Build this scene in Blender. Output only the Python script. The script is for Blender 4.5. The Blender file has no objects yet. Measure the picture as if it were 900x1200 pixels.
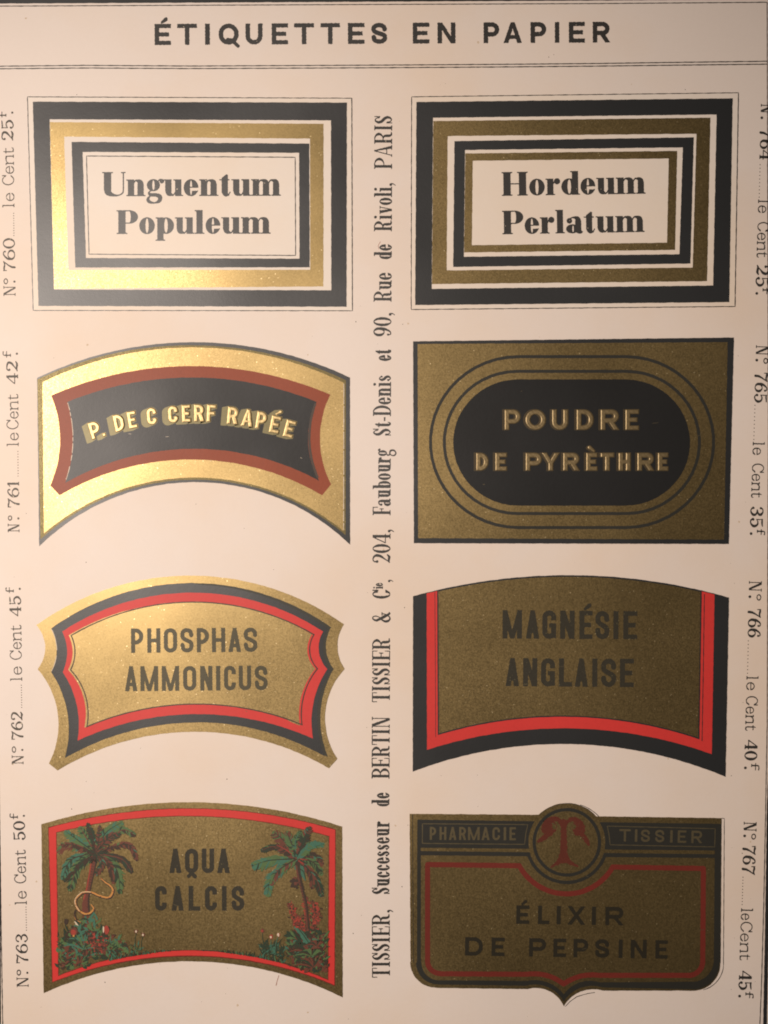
import bpy, math, random
import numpy as np
from mathutils import Vector
from mathutils.geometry import tessellate_polygon

random.seed(7)
S = 0.0002            # metres per layout unit; the page is laid out on a 0.2 mm grid
def wx(x): return (x - 450.0) * S
def wy(y): return (600.0 - y) * S

# ------------------------------------------------------------------ camera, light, exposure
sc = bpy.context.scene
COL = sc.collection
cam_d = bpy.data.cameras.new("camera"); cam = bpy.data.objects.new("camera", cam_d); COL.objects.link(cam)
CAM_H = 0.40
cam.location = (0, 0, CAM_H)
cam_d.sensor_fit = 'VERTICAL'; cam_d.sensor_height = 24
cam_d.lens = 12.0 / (0.120 / CAM_H)
cam_d.clip_start = 0.01; cam_d.clip_end = 20
sc.camera = cam

world = bpy.data.worlds.new("World"); sc.world = world; world.use_nodes = True
bg = world.node_tree.nodes["Background"]
bg.inputs[0].default_value = (1.0, 0.88, 0.78, 1); bg.inputs[1].default_value = 0.06

def area(name, loc, size, power, col, target=(0, 0, 0), sy=None):
    d = bpy.data.lights.new(name, 'AREA'); d.energy = power; d.color = col
    d.shape = 'RECTANGLE' if sy else 'DISK'; d.size = size
    if sy: d.size_y = sy
    o = bpy.data.objects.new(name, d); COL.objects.link(o); o.location = loc
    o.rotation_euler = (Vector(target) - Vector(loc)).to_track_quat('-Z', 'Y').to_euler()
    return o
# one warm spot lamp above and to the left of the page, as its gleam on the gold ink shows
sd_ = bpy.data.lights.new("reading_lamp", 'SPOT'); sd_.energy = 7.9; sd_.color = (1.0, 0.87, 0.77)
sd_.spot_size = math.radians(74); sd_.spot_blend = 1.0; sd_.shadow_soft_size = 0.035
so_ = bpy.data.objects.new("reading_lamp", sd_); COL.objects.link(so_); so_.location = (-0.190, 0.056, 0.40)
so_.rotation_euler = (Vector((-0.046, -0.022, 0)) - Vector(so_.location)).to_track_quat('-Z', 'Y').to_euler()

vs = sc.view_settings
vs.view_transform = 'Standard'; vs.look = 'None'; vs.exposure = 0.0; vs.gamma = 1.0; vs.use_curve_mapping = False
try: sc.cycles.pixel_filter_type = 'BLACKMAN_HARRIS'; sc.cycles.filter_width = 1.9
except Exception: pass

# ------------------------------------------------------------------ materials
def ink(name, base, rough=0.5, metallic=0.0, spec=0.5, var=0.12, grain=0.12, grain_scale=5200, dark=None, bump=0.25, pin=0.0,
        pincol=(0.6, 0.5, 0.38), speck=0.0, speckcol=(.75, .6, .34), tilt=.020, wave=.16):
    m = bpy.data.materials.new(name); m.use_nodes = True
    nt = m.node_tree; n = nt.nodes; L = nt.links
    b = n["Principled BSDF"]
    geo = n.new("ShaderNodeNewGeometry")
    big = n.new("ShaderNodeTexNoise"); big.inputs["Scale"].default_value = 28; big.inputs["Detail"].default_value = 6
    fine = n.new("ShaderNodeTexNoise"); fine.inputs["Scale"].default_value = grain_scale; fine.inputs["Detail"].default_value = 2
    mid = n.new("ShaderNodeTexNoise"); mid.inputs["Scale"].default_value = 900; mid.inputs["Detail"].default_value = 4
    for t in (big, fine, mid): L.new(geo.outputs["Position"], t.inputs["Vector"])
    def mathn(op, a, b_=None, c=None):
        q = n.new("ShaderNodeMath"); q.operation = op
        for i, v in enumerate((a, b_, c)):
            if v is None: continue
            if isinstance(v, (int, float)): q.inputs[i].default_value = v
            else: L.new(v, q.inputs[i])
        return q.outputs[0]
    # value multiplier: 1 + var*(big-.5)*2 + grain*(fine-.5)*2 + a little mid
    a = mathn('MULTIPLY_ADD', big.outputs[0], 2 * var, 1 - var)
    c = mathn('MULTIPLY_ADD', fine.outputs[0], 2 * grain, -grain)
    d = mathn('MULTIPLY_ADD', mid.outputs[0], var, -var * .5)
    tot = mathn('ADD', mathn('ADD', a, c), d)
    mix = n.new("ShaderNodeMix"); mix.data_type = 'RGBA'; mix.blend_type = 'MULTIPLY'; mix.inputs[0].default_value = 1
    mix.inputs[6].default_value = (*base, 1)
    cmb = n.new("ShaderNodeCombineColor")
    for i in range(3): L.new(tot, cmb.inputs[i])
    L.new(cmb.outputs[0], mix.inputs[7])
    col = mix.outputs[2]
    if pin > 0:   # pinholes where the ink missed the paper
        p = n.new("ShaderNodeTexNoise"); p.inputs["Scale"].default_value = 1500; p.inputs["Detail"].default_value = 1
        L.new(geo.outputs["Position"], p.inputs["Vector"])
        r = n.new("ShaderNodeValToRGB"); r.color_ramp.elements[0].position = 0.775 - pin; r.color_ramp.elements[1].position = 0.80 - pin
        L.new(p.outputs[0], r.inputs[0])
        mx = n.new("ShaderNodeMix"); mx.data_type = 'RGBA'; L.new(r.outputs[0], mx.inputs[0]); L.new(col, mx.inputs[6])
        mx.inputs[7].default_value = (*pincol, 1); col = mx.outputs[2]
    if speck > 0:  # bronze powder flakes
        v = n.new("ShaderNodeTexVoronoi"); v.inputs["Scale"].default_value = 4600; L.new(geo.outputs["Position"], v.inputs["Vector"])
        sp = n.new("ShaderNodeSeparateColor"); L.new(v.outputs["Color"], sp.inputs[0])
        r = n.new("ShaderNodeValToRGB"); r.color_ramp.elements[0].position = 1 - speck; r.color_ramp.elements[1].position = 1.0
        L.new(sp.outputs[0], r.inputs[0])
        mx = n.new("ShaderNodeMix"); mx.data_type = 'RGBA'; L.new(r.outputs[0], mx.inputs[0]); L.new(col, mx.inputs[6])
        mx.inputs[7].default_value = (*speckcol, 1); col = mx.outputs[2]
        rr = mathn('MULTIPLY_ADD', sp.outputs[1], 0.10, rough - 0.05); L.new(rr, b.inputs["Roughness"])
        # flakes lie at slightly different tilts
        vn = n.new("ShaderNodeVectorMath"); vn.operation = 'SUBTRACT'; L.new(v.outputs["Color"], vn.inputs[0]); vn.inputs[1].default_value = (.5, .5, .5)
        vs_ = n.new("ShaderNodeVectorMath"); vs_.operation = 'SCALE'; L.new(vn.outputs[0], vs_.inputs[0]); vs_.inputs[3].default_value = tilt
        va = n.new("ShaderNodeVectorMath"); va.operation = 'ADD'; L.new(vs_.outputs[0], va.inputs[0]); L.new(geo.outputs["Normal"], va.inputs[1])
        vnn = n.new("ShaderNodeVectorMath"); vnn.operation = 'NORMALIZE'; L.new(va.outputs[0], vnn.inputs[0])
        L.new(vnn.outputs[0], b.inputs["Normal"])
    else:
        b.inputs["Roughness"].default_value = rough
        bp = n.new("ShaderNodeBump"); bp.inputs["Strength"].default_value = bump; bp.inputs["Distance"].default_value = 0.00003
        L.new(mathn('ADD', fine.outputs[0], mid.outputs[0]), bp.inputs["Height"]); L.new(bp.outputs[0], b.inputs["Normal"])
    wv = n.new("ShaderNodeTexNoise"); wv.inputs["Scale"].default_value = 22; wv.inputs["Detail"].default_value = 3; L.new(geo.outputs["Position"], wv.inputs["Vector"])
    w1 = n.new("ShaderNodeVectorMath"); w1.operation = 'SUBTRACT'; L.new(wv.outputs["Color"], w1.inputs[0]); w1.inputs[1].default_value = (.5, .5, .5)
    w2 = n.new("ShaderNodeVectorMath"); w2.operation = 'MULTIPLY'; L.new(w1.outputs[0], w2.inputs[0]); w2.inputs[1].default_value = (wave, wave, 0)
    w3 = n.new("ShaderNodeVectorMath"); w3.operation = 'ADD'; L.new(w2.outputs[0], w3.inputs[0]); L.new(b.inputs["Normal"].links[0].from_socket, w3.inputs[1])
    w4 = n.new("ShaderNodeVectorMath"); w4.operation = 'NORMALIZE'; L.new(w3.outputs[0], w4.inputs[0]); L.new(w4.outputs[0], b.inputs["Normal"])
    L.new(col, b.inputs["Base Color"])
    b.inputs["Metallic"].default_value = metallic
    b.inputs["Specular IOR Level"].default_value = spec
    return m

M = {}
def paper(name, base, rough=0.55, spec=0.4):
    m = ink(name, base, rough=rough, spec=spec, var=0.035, grain=0.012, grain_scale=3000, bump=0.12)
    # foxing and cloudy toning of old paper
    nt = m.node_tree; n = nt.nodes; L = nt.links; b = n["Principled BSDF"]
    src = b.inputs["Base Color"].links[0].from_socket
    geo = n.new("ShaderNodeNewGeometry")
    t = n.new("ShaderNodeTexNoise"); t.inputs["Scale"].default_value = 14; t.inputs["Detail"].default_value = 8; t.inputs["Roughness"].default_value = .6
    L.new(geo.outputs["Position"], t.inputs["Vector"])
    r = n.new("ShaderNodeValToRGB"); r.color_ramp.elements[0].position = .42; r.color_ramp.elements[1].position = .75
    r.color_ramp.elements[0].color = (0, 0, 0, 1); r.color_ramp.elements[1].color = (.9, .9, .9, 1)
    L.new(t.outputs[0], r.inputs[0])
    mx = n.new("ShaderNodeMix"); mx.data_type = 'RGBA'; mx.blend_type = 'MULTIPLY'
    L.new(r.outputs[0], mx.inputs[0]); L.new(src, mx.inputs[6]); mx.inputs[7].default_value = (.95, .86, .74, 1)
    L.new(mx.outputs[2], b.inputs["Base Color"])
    return m
M['page'] = paper("page_paper", (.84, .735, .66))
M['paper'] = paper("label_paper", (.85, .755, .665), .5)
M['black'] = ink("black_ink", (.017, .018, .019), .41, spec=.60, var=.15, grain=.08, pin=-.01, pincol=(.3, .26, .2))
M['text'] = ink("text_ink", (.030, .027, .024), .44, spec=.6, var=.2, grain=.2, pin=.006)
M['faint'] = ink("pale_text_ink", (.085, .072, .058), .55, spec=.4, var=.2, grain=.6, pin=.10)
M['gold'] = ink("bronze_powder_ink", (.300, .218, .098), .40, metallic=1.0, var=.06, grain=.04, speck=.006)
M['olive'] = ink("olive_gold_ink", (.135, .105, .040), .48, metallic=.55, var=.12, grain=.25, speck=.03, speckcol=(.3, .24, .1))
M['olivetext'] = ink("olive_overprint_ink", (.036, .031, .019), .48, metallic=.15, spec=.4, var=.15, grain=.3, speck=.01, speckcol=(.14, .12, .06))
M['olivelight'] = ink('olive_letter_ink', (.066, .056, .029), .47, metallic=.3, var=.15, grain=.25)
M['panel'] = ink('panel_black_ink', (.015, .015, .015), .40, spec=.34, var=.18, grain=.12, pin=-.03)
M['darkolive'] = ink('dark_olive_ink', (.040, .038, .026), .5, spec=.4, var=.15, grain=.2)
M['highlight'] = ink('pale_edge', (.66, .55, .42), .5, var=.3, grain=.4)  # pale tone for painted edge highlights, a white edge line and rubbed scuffs
M['red'] = ink("vermilion_ink", (.66, .040, .034), .48, spec=.4, var=.12, grain=.12, pin=.0)
M['brick'] = ink("brick_red_ink", (.28, .056, .020), .46, spec=.3, var=.12, grain=.2)
M['darkred'] = ink("deep_red_ink", (.165, .022, .014), .5, spec=.3, var=.15, grain=.3)
M['table'] = ink("table_top", (.10, .055, .03), .4, var=.3, grain=.1, grain_scale=300)
M['leaf'] = ink("leaf_green_ink", (.085, .155, .050), .5, var=.3, grain=.4)
M['teal'] = ink("sea_green_ink", (.050, .165, .105), .5, var=.3, grain=.4)
M['leafdark'] = ink("dark_green_ink", (.020, .040, .018), .5, var=.3, grain=.4)
M['brown'] = ink("red_brown_ink", (.15, .042, .022), .5, var=.3, grain=.4)
M['umber'] = ink("umber_ink", (.045, .024, .012), .5, var=.3, grain=.4)
M['orange'] = ink("orange_ink", (.60, .27, .065), .5, var=.2, grain=.3)
M['white'] = ink("cream_ink", (.70, .58, .42), .5, var=.1, grain=.2)

# ------------------------------------------------------------------ outline fields
def Nz(X, Y, seed, f=0.45):
    s = seed * 1.7
    return (np.sin(X * f + s) * np.cos(Y * f * 1.13 - s * 2) + .6 * np.sin(X * f * 2.3 + Y * f * 1.9 + s * 3) + .4 * np.cos(Y * f * 3.1 - X * f * 1.3 + s)) / 2.0

def d_seg(X, Y, a, b, ra, rb):
    ax, ay = a; bx, by = b; vx, vy = bx - ax, by - ay; q = vx * vx + vy * vy + 1e-12
    t = np.clip(((X - ax) * vx + (Y - ay) * vy) / q, 0, 1)
    return np.hypot(X - ax - t * vx, Y - ay - t * vy) - (ra + (rb - ra) * t)
def d_poly(X, Y, P):
    P = np.asarray(P, float); n = len(P); d = np.full(X.shape, 1e9); ins = np.zeros(X.shape, bool)
    for i in range(n):
        ax, ay = P[i]; bx, by = P[(i + 1) % n]; vx, vy = bx - ax, by - ay
        t = np.clip(((X - ax) * vx + (Y - ay) * vy) / (vx * vx + vy * vy + 1e-12), 0, 1)
        d = np.minimum(d, (X - ax - t * vx) ** 2 + (Y - ay - t * vy) ** 2)
        if ay != by:
            c = (ay > Y) != (by > Y); ins ^= c & (X < ax + (Y - ay) * vx / (by - ay))
    d = np.sqrt(d); return np.where(ins, -d, d)
def d_ell(X, Y, cx, cy, rx, ry):
    k = np.hypot((X - cx) / rx, (Y - cy) / ry); g = np.hypot((X - cx) / rx ** 2, (Y - cy) / ry ** 2) + 1e-9
    return k * (k - 1) / g

def box(x0, y0, x1, y1): return ('p', [(x0, y0), (x1, y0), (x1, y1), (x0, y1)])
def bar(x0, y0, x1, y1, t):                                   # flat-ended bar
    L = math.hypot(x1 - x0, y1 - y0); nx, ny = -(y1 - y0) / L * t / 2, (x1 - x0) / L * t / 2
    return ('p', [(x0 + nx, y0 + ny), (x1 + nx, y1 + ny), (x1 - nx, y1 - ny), (x0 - nx, y0 - ny)])
def poly(*p): return ('p', list(p))
def ell(cx, cy, rx, ry): return ('e', cx, cy, max(rx, .05), max(ry, .05))
def stroke(*pts): return ('s', list(pts))                     # (x, y, width)
def spl(pts, n=6):                                            # Catmull-Rom through (x, y, width)
    P = [pts[0]] + list(pts) + [pts[-1]]; out = []
    for i in range(1, len(P) - 2):
        for k in range(n):
            t = k / n; out.append(tuple(.5 * ((2 * P[i][j]) + (-P[i-1][j] + P[i+1][j]) * t + (2 * P[i-1][j] - 5 * P[i][j] + 4 * P[i+1][j] - P[i+2][j]) * t * t + (-P[i-1][j] + 3 * P[i][j] - 3 * P[i+1][j] + P[i+2][j]) * t ** 3) for j in range(len(pts[0]))))
    out.append(tuple(pts[-1])); return ('s', out)
def arc(cx, cy, rx, ry, a0, a1, t, t1=None, n=14):
    t1 = t if t1 is None else t1; o = []
    for i in range(n + 1):
        a = math.radians(a0 + (a1 - a0) * i / n); o.append((cx + rx * math.cos(a), cy + ry * math.sin(a), t + (t1 - t) * i / n))
    return ('s', o)
def NOT(p): return ('n', p)

def prim(X, Y, p):
    if p[0] == 'p': return d_poly(X, Y, p[1])
    if p[0] == 'e': return d_ell(X, Y, *p[1:])
    if p[0] == 's':
        d = np.full(X.shape, 1e9)
        for a, b in zip(p[1][:-1], p[1][1:]): d = np.minimum(d, d_seg(X, Y, a[:2], b[:2], a[2] / 2, b[2] / 2))
        return d
def field(X, Y, prims):
    d = np.full(X.shape, 1e9)
    for p in prims:
        d = np.maximum(d, -prim(X, Y, p[1])) if p[0] == 'n' else np.minimum(d, prim(X, Y, p))
    return d
def extent(prims):
    xs, ys = [], []
    for p in prims:
        if p[0] == 'p': xs += [q[0] for q in p[1]]; ys += [q[1] for q in p[1]]
        elif p[0] == 'e': xs += [p[1] - p[3], p[1] + p[3]]; ys += [p[2] - p[4], p[2] + p[4]]
        elif p[0] == 's':
            xs += [q[0] - q[2] / 2 for q in p[1]] + [q[0] + q[2] / 2 for q in p[1]]; ys += [q[1] - q[2] / 2 for q in p[1]] + [q[1] + q[2] / 2 for q in p[1]]
    return min(xs), min(ys), max(xs), max(ys)

class MB:                                                     # gathers flat or raised pieces into one mesh
    def __init__(s): s.v = []; s.f = []; s.mi = []
    def add(s, vs, fs, mi=0):
        o = len(s.v); s.v += vs; s.f += [tuple(i + o for i in f) for f in fs]; s.mi += [mi] * len(fs)

def march(fn, bx, h, tf, mb, mi=0):
    """fill the inside of fn < 0 over the box with faces; tf maps (x, y) to a vertex"""
    x0, y0, x1, y1 = bx; nx = int(math.ceil((x1 - x0) / h)) + 1; ny = int(math.ceil((y1 - y0) / h)) + 1
    xs = x0 + h * np.arange(nx + 1); ys = y0 + h * np.arange(ny + 1)
    X, Y = np.meshgrid(xs, ys); D = fn(X, Y); I = D < 0
    cnt = I[:-1, :-1].astype(int) + I[:-1, 1:] + I[1:, :-1] + I[1:, 1:]
    verts = []; faces = []
    def v(x, y): verts.append(tf(x, y)); return len(verts) - 1
    for j in range(ny):
        row = cnt[j]
        if not row.any(): continue
        i = 0
        while i < nx:
            c = row[i]
            if c == 4:
                k = i
                while k < nx and row[k] == 4: k += 1
                a = v(xs[i], ys[j]); b = v(xs[k], ys[j]); c2 = v(xs[k], ys[j+1]); d2 = v(xs[i], ys[j+1]); faces.append((a, b, c2, d2)); i = k; continue
            if c > 0:
                cs = [(xs[i], ys[j], D[j, i]), (xs[i+1], ys[j], D[j, i+1]), (xs[i+1], ys[j+1], D[j+1, i+1]), (xs[i], ys[j+1], D[j+1, i])]
                pg = []
                for q in range(4):
                    A = cs[q]; B = cs[(q + 1) % 4]
                    if A[2] < 0: pg.append((A[0], A[1]))
                    if (A[2] < 0) != (B[2] < 0):
                        t = A[2] / (A[2] - B[2]); pg.append((A[0] + (B[0] - A[0]) * t, A[1] + (B[1] - A[1]) * t))
                if len(pg) >= 3: faces.append(tuple(v(*p) for p in pg))
            i += 1
    mb.add(verts, faces, mi)

def build(mb, name, mats, parent=None, smooth=False):
    me = bpy.data.meshes.new(name); me.from_pydata(mb.v, [], mb.f)
    for m in (mats if isinstance(mats, (list, tuple)) else [mats]): me.materials.append(m)
    if len(set(mb.mi)) > 1: me.polygons.foreach_set("material_index", mb.mi)
    if smooth: me.polygons.foreach_set("use_smooth", [True] * len(me.polygons))
    me.update()
    o = bpy.data.objects.new(name, me); COL.objects.link(o)
    if parent: o.parent = parent
    return o
def thing(name, label, cat, cx, cy, z=0.0, group=None):
    o = bpy.data.objects.new(name, None); COL.objects.link(o); o.location = (wx(cx), wy(cy), z)
    o.empty_display_size = .01; o['label'] = label; o['category'] = cat
    if group: o['group'] = group
    return o

# mapping from a text's own axes to the page; every text gets an origin, direction and height above the page
def mapper(parent_c, ox, oy, ang, z, mirror=False):
    """text frame at page point (ox, oy); ang counter-clockwise as seen on the page"""
    c, s = math.cos(ang), math.sin(ang); px, py = parent_c
    def tf(u, v, dz=0.0): return ((ox + u * c - v * s * -1 * -1 - px) * S if False else (ox + u * c - v * s - px) * S, (py - (oy - (u * s + v * c))) * S, z + dz * S)
    return tf

# ------------------------------------------------------------------ plain capitals (parametric)
def sans(ch, W, H, t):
    h = t / 2; r = min((W - t) / 2, (H - t) / 2); m = H * .5
    V = lambda x, y0=0, y1=H: box(x - h, y0, x + h, y1)
    Hb = lambda y, x0=0, x1=W: box(x0, y - h * .92, x1, y + h * .92)
    G = []
    if ch in 'ÉÈ':
        G = sans('E', W, H, t); cx = W * .55; q = 1 if ch == 'É' else -1
        return G + [stroke((cx - q * t * .35, H + t * .42, t * .55), (cx + q * t * .55, H + t * 1.15, t * .85))]
    if ch == 'I': G = [box(0, 0, W, H)]
    elif ch == 'E': G = [V(h), Hb(H - h * .92), Hb(h * .92), Hb(m, 0, W * .88)]
    elif ch == 'F': G = [V(h), Hb(H - h * .92), Hb(m, 0, W * .88)]
    elif ch == 'L': G = [V(h), Hb(h * .92)]
    elif ch == 'T': G = [V(W / 2), Hb(H - h * .92)]
    elif ch == 'H': G = [V(h), V(W - h), Hb(m)]
    elif ch in 'OQ':
        G = [arc(W/2, H - h - r, r, r, 0, 180, t), arc(W/2, h + r, r, r, 180, 360, t), box(0, h + r, t, H - h - r + .01), box(W - t, h + r, W, H - h - r + .01)]
        if ch == 'Q':
            if H > 1.4 * W: G += [spl([(W * .28, -t * .75, t * .8), (W * .5, -t * .15, t * .7), (W * .75, -t * .8, t * .9)])]
            else: G += [spl([(W * .45, H * .24, t * .7), (W * .68, H * .18, t * .8), (W * .98, -H * .08, t * .7)])]
    elif ch in 'CG':
        G = [arc(W/2, H - h - r, r, r, 0, 180, t), arc(W/2, h + r, r, r, 180, 360, t), box(0, h + r, t, H - h - r + .01)]
        G += [box(W - t, H - h - r - H * .10, W, H - h - r)]
        G += [box(W - t, h + r - .01, W, h + r + H * .08)] if ch == 'C' else [box(W - t, h * .3, W, H * .48), box(W * .5, H * .40, W, H * .40 + t * .85)]
    elif ch == 'U': G = [V(h, h + r, H), V(W - h, h + r, H), arc(W/2, h + r, r, r, 180, 360, t)]
    elif ch == 'D':
        rr = min(W - t, (H - t) / 2) * (.92 if H < 1.6 * W else .8)
        G = [V(h), box(0, H - t * .95, W - h - rr, H), box(0, 0, W - h - rr, t * .95), arc(W - h - rr, H - h - rr, rr, rr, 0, 90, t), arc(W - h - rr, h + rr, rr, rr, 270, 360, t), box(W - t, h + rr, W, H - h - rr + .01)]
    elif ch in 'PR':
        b0 = H * (.42 if ch == 'P' else .46); rb = (H - h - b0) / 2; cy = (H - h + b0) / 2; rx = min(rb, W - t)
        G = [V(h), box(0, H - t, W - h - rx, H), box(0, b0 - h, W - h - rx, b0 + h), arc(W - h - rx, cy, rx, rb, -90, 90, t)]
        if ch == 'R': G += [poly((W * .38, b0), (W * .38 + t * 1.15, b0), (W + t * .12, 0), (W - t, 0))]
    elif ch == 'S':
        p = [(.98, .74), (.93, .88), (.72, .975), (.5, 1), (.25, .975), (.04, .88), (0, .74), (.08, .62), (.3, .545), (.65, .46), (.93, .37), (1, .25), (.95, .12), (.75, .025), (.5, 0), (.25, .025), (.06, .12), (.0, .27)]
        G = [spl([(h + x * (W - t), h + y * (H - t), t) for x, y in p], 4)]
    elif ch == 'A':
        k = t * 1.05
        G = [poly((0, 0), (k, 0), (W/2 + k * .38, H), (W/2 - k * .42, H)), poly((W, 0), (W - k, 0), (W/2 - k * .38, H), (W/2 + k * .42, H)), box(W * .22, H * .20, W * .78, H * .20 + t * .85)]
    elif ch == 'M':
        k = t * 1.0; G = [V(h), V(W - h), poly((0, H), (k * .9, H), (W/2 + k * .45, 0), (W/2 - k * .45, 0)), poly((W, H), (W - k * .9, H), (W/2 - k * .45, 0), (W/2 + k * .45, 0))]
    elif ch == 'N': G = [V(h), V(W - h), poly((0, H), (t * 1.05, H), (W, 0), (W - t * 1.05, 0))]
    elif ch == 'X': G = [poly((0, 0), (t * 1.15, 0), (W, H), (W - t * 1.15, H)), poly((0, H), (t * 1.15, H), (W, 0), (W - t * 1.15, 0))]
    elif ch == 'Y': G = [box(W/2 - h, 0, W/2 + h, H * .48), poly((0, H), (t * 1.1, H), (W/2 + h, H * .40), (W/2 - h, H * .40)), poly((W, H), (W - t * 1.1, H), (W/2 - h, H * .40), (W/2 + h, H * .40))]
    elif ch == '.': G = [box(0, 0, t, t)]
    return G

# ------------------------------------------------------------------ roman letters with thick stems and hairlines (parametric)
RW = dict(n=1.12, m=1.78, o=.95, e=.9, u=1.14, t=.68, l=.56, r=.86, d=1.1, a=1.02, p=1.1, g=1.0, b=1.1, c=.85, s=.78, i=.56, v=1.08, f=.62,
          U=1.42, P=1.32, H=1.62, T=1.2, I=.68, S=.98, E=1.2, R=1.42, B=1.28, N=1.42, A=1.4, D=1.36, F=1.16, C=1.16)
RW.update({'&': 1.35, ',': .34, '-': .5, '.': .3})
for _d in '0234567890': RW[_d] = .98
RW['1'] = .66; RW['°'] = .55
def roman(ch, w, cap, xh, T, t, s):
    """w: glyph width, T stem, t hairline, s serif overhang"""
    X = xh; C = cap
    if T > 5 and ch.isupper(): T *= 1.18
    def stem(x, y0, y1, bot=(1, 1), top=(1, 1)):
        g = [box(x, y0, x + T, y1)]
        if bot: g.append(box(x - s * bot[0], y0, x + T + s * bot[1], y0 + t)); g.append(poly((x - .35 * s * bot[0], y0 + t), (x + T + .35 * s * bot[1], y0 + t), (x + T, y0 + t + .5 * s), (x, y0 + t + .5 * s)))
        if top: g.append(box(x - s * top[0], y1 - t, x + T + s * top[1], y1)); g.append(poly((x - .35 * s * top[0], y1 - t), (x + T + .35 * s * top[1], y1 - t), (x + T, y1 - t - .5 * s), (x, y1 - t - .5 * s)))
        return g
    def ring(cx, cy, rx, ry, Tl=None, tt=None): return [ell(cx, cy, rx, ry), NOT(ell(cx, cy, rx - (Tl or T), ry - (tt or t)))]
    ball = lambda x, y, k=1.0: ell(x, y, max(T * .5, t) * k, max(T * .5, t) * k)
    if ch == 'l': return stem(s * .8, 0, C, top=(1, 0))
    if ch == 'i': return stem(s * .8, 0, X, top=(1, 0)) + [ell(s * .8 + T / 2, min(C * .93, X + (C - X) * .75), max(T * .55, t), max(T * .55, t))]
    if ch in 'nm':
        g = stem(s * .7, 0, X, top=(1, 0)); k = 1 if ch == 'n' else 2; pitch = (w - s * 1.4 - T) / k
        for q in range(k):
            xa = s * .7 + T + q * pitch; xr = s * .7 + (q + 1) * pitch
            g += [box(xr, 0, xr + T, X * .72)] + stem(xr, 0, X * .5, top=None)
            g += [spl([(xa - T * .15, X * .70, t), (xa + (xr - xa) * .35, X * .93, t * 1.3), (xr + T * .05, X - t * .7 - T * .12, t * 1.4 + T * .25), (xr + T * .42, X * .84, T * .80), (xr + T * .5, X * .68, T)])]
        return g
    if ch == 'u':
        xr = w - s * .6 - T; xa = s * .8
        return [box(xa, X * .28, xa + T, X), box(xa - s, X - t, xa + T, X)] + stem(xr, 0, X, bot=(0, 1), top=(1, 0)) + \
            [spl([(xa + T * .5, X * .34, T), (xa + T * .6, X * .16, T * .8), (xa + T * 1.0, t * .8 + T * .1, t * 1.4 + T * .2), (xa + T + (xr - xa - T) * .55, t * 1.2, t * 1.3), (xr + T * .1, X * .28, t)])]
    if ch == 'o': return ring(w/2, X/2, w/2, X/2 + .01 * X)
    if ch in 'ec':
        g = ring(w/2, X/2, w/2, X/2 + .01 * X)
        if ch == 'e': g += [NOT(box(w * .52, X * .30, w * 1.1, X * .50)), box(T * .6, X * .50, w - T * .4, X * .50 + t)]; g += [spl([(w * .62, t * .9, t * 1.5), (w * .82, X * .12, t * 1.2), (w * .95, X * .30, t)])] if T < w * .4 else [stroke((w * .8, X * .16, t * 1.3), (w * .95, X * .3, t))]
        else: g += [NOT(box(w * .55, X * .28, w * 1.1, X * .72)), ball(w * .80, X * .70, .9), stroke((w * .70, X * .12, t * 1.2), (w * .95, X * .26, t))]
        return g
    if ch in 'db':
        wb = w - s * .6; 
        if ch == 'd': return ring(wb * .47, X/2, wb * .47, X/2) + stem(w - s * .6 - T, 0, C, bot=(0, 1), top=(1, 0))
        return [ell(w - wb * .47, X/2, wb * .47, X/2), NOT(ell(w - wb * .47, X/2, wb * .47 - T, X/2 - t))] + stem(s * .7, 0, C, bot=(0, 0), top=(1, 0))
    if ch == 'p':
        wb = w - s * .6; g = [ell(w - wb * .47, X/2, wb * .47, X/2), NOT(ell(w - wb * .47, X/2, wb * .47 - T, X/2 - t))]
        return g + stem(s * .7, -(C - X) * .95, X, top=(1, 0))
    if ch == 'g':
        if T > w * .22:      # two-storey
            g = [ell(w * .44, X * .66, w * .40, X * .36), NOT(ell(w * .44, X * .66, w * .40 - T * .85, X * .36 - t))]
            g += [spl([(w * .30, X * .33, t), (w * .16, X * .22, t * 1.8), (w * .25, X * .08, T * .5), (w * .6, X * .06, T * .55), (w * .84, -X * .05, T * .7), (w * .80, -X * .30, T * .55), (w * .5, -X * .42, t * 1.5), (w * .18, -X * .35, T * .5), (w * .10, -X * .18, T * .45), (w * .25, X * .02, t)])]
            g += [spl([(w * .70, X * .88, t), (w * .84, X * 1.0, t * 1.3), (w * .95, X * .95, T * .4)]), ell(w * .97, X * .90, T * .35, T * .35)]
            return g
        xr = w - s * .4 - T
        return ring((xr + T * .6) * .5, X * .5, (xr + T * .6) * .5, X/2) + [box(xr, -X * .15, xr + T, X), box(xr, X - t, w, X)] + \
            [spl([(xr + T/2, -X * .12, T), (xr + T * .3, -X * .34, T * .7), (w * .45, -X * .42, t * 1.2), (w * .12, -X * .34, t * 1.3)]), ball(w * .16, -X * .28, .8)]
    if ch == 'a':
        xr = w - s * .7 - T
        g = [ell(w * .38, X * .26, w * .38, X * .275), NOT(ell(w * .42, X * .26, w * .38 - T * .9, X * .275 - t)), NOT(box(xr + T * .4, -X, w * 2, X * .6))]
        g += [box(xr, X * .12, xr + T, X * .74), spl([(xr + T/2, X * .70, T), (xr + T * .35, X * .90, T * .7), (w * .42, X - t * .7, t * 1.5), (w * .16, X * .86, t * 1.4)]), ball(w * .20, X * .76, .9)]
        g += [spl([(xr + T * .5, X * .16, T), (xr + T * .9, X * .05, T * .5), (w, X * .07, t)])]
        return g
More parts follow.
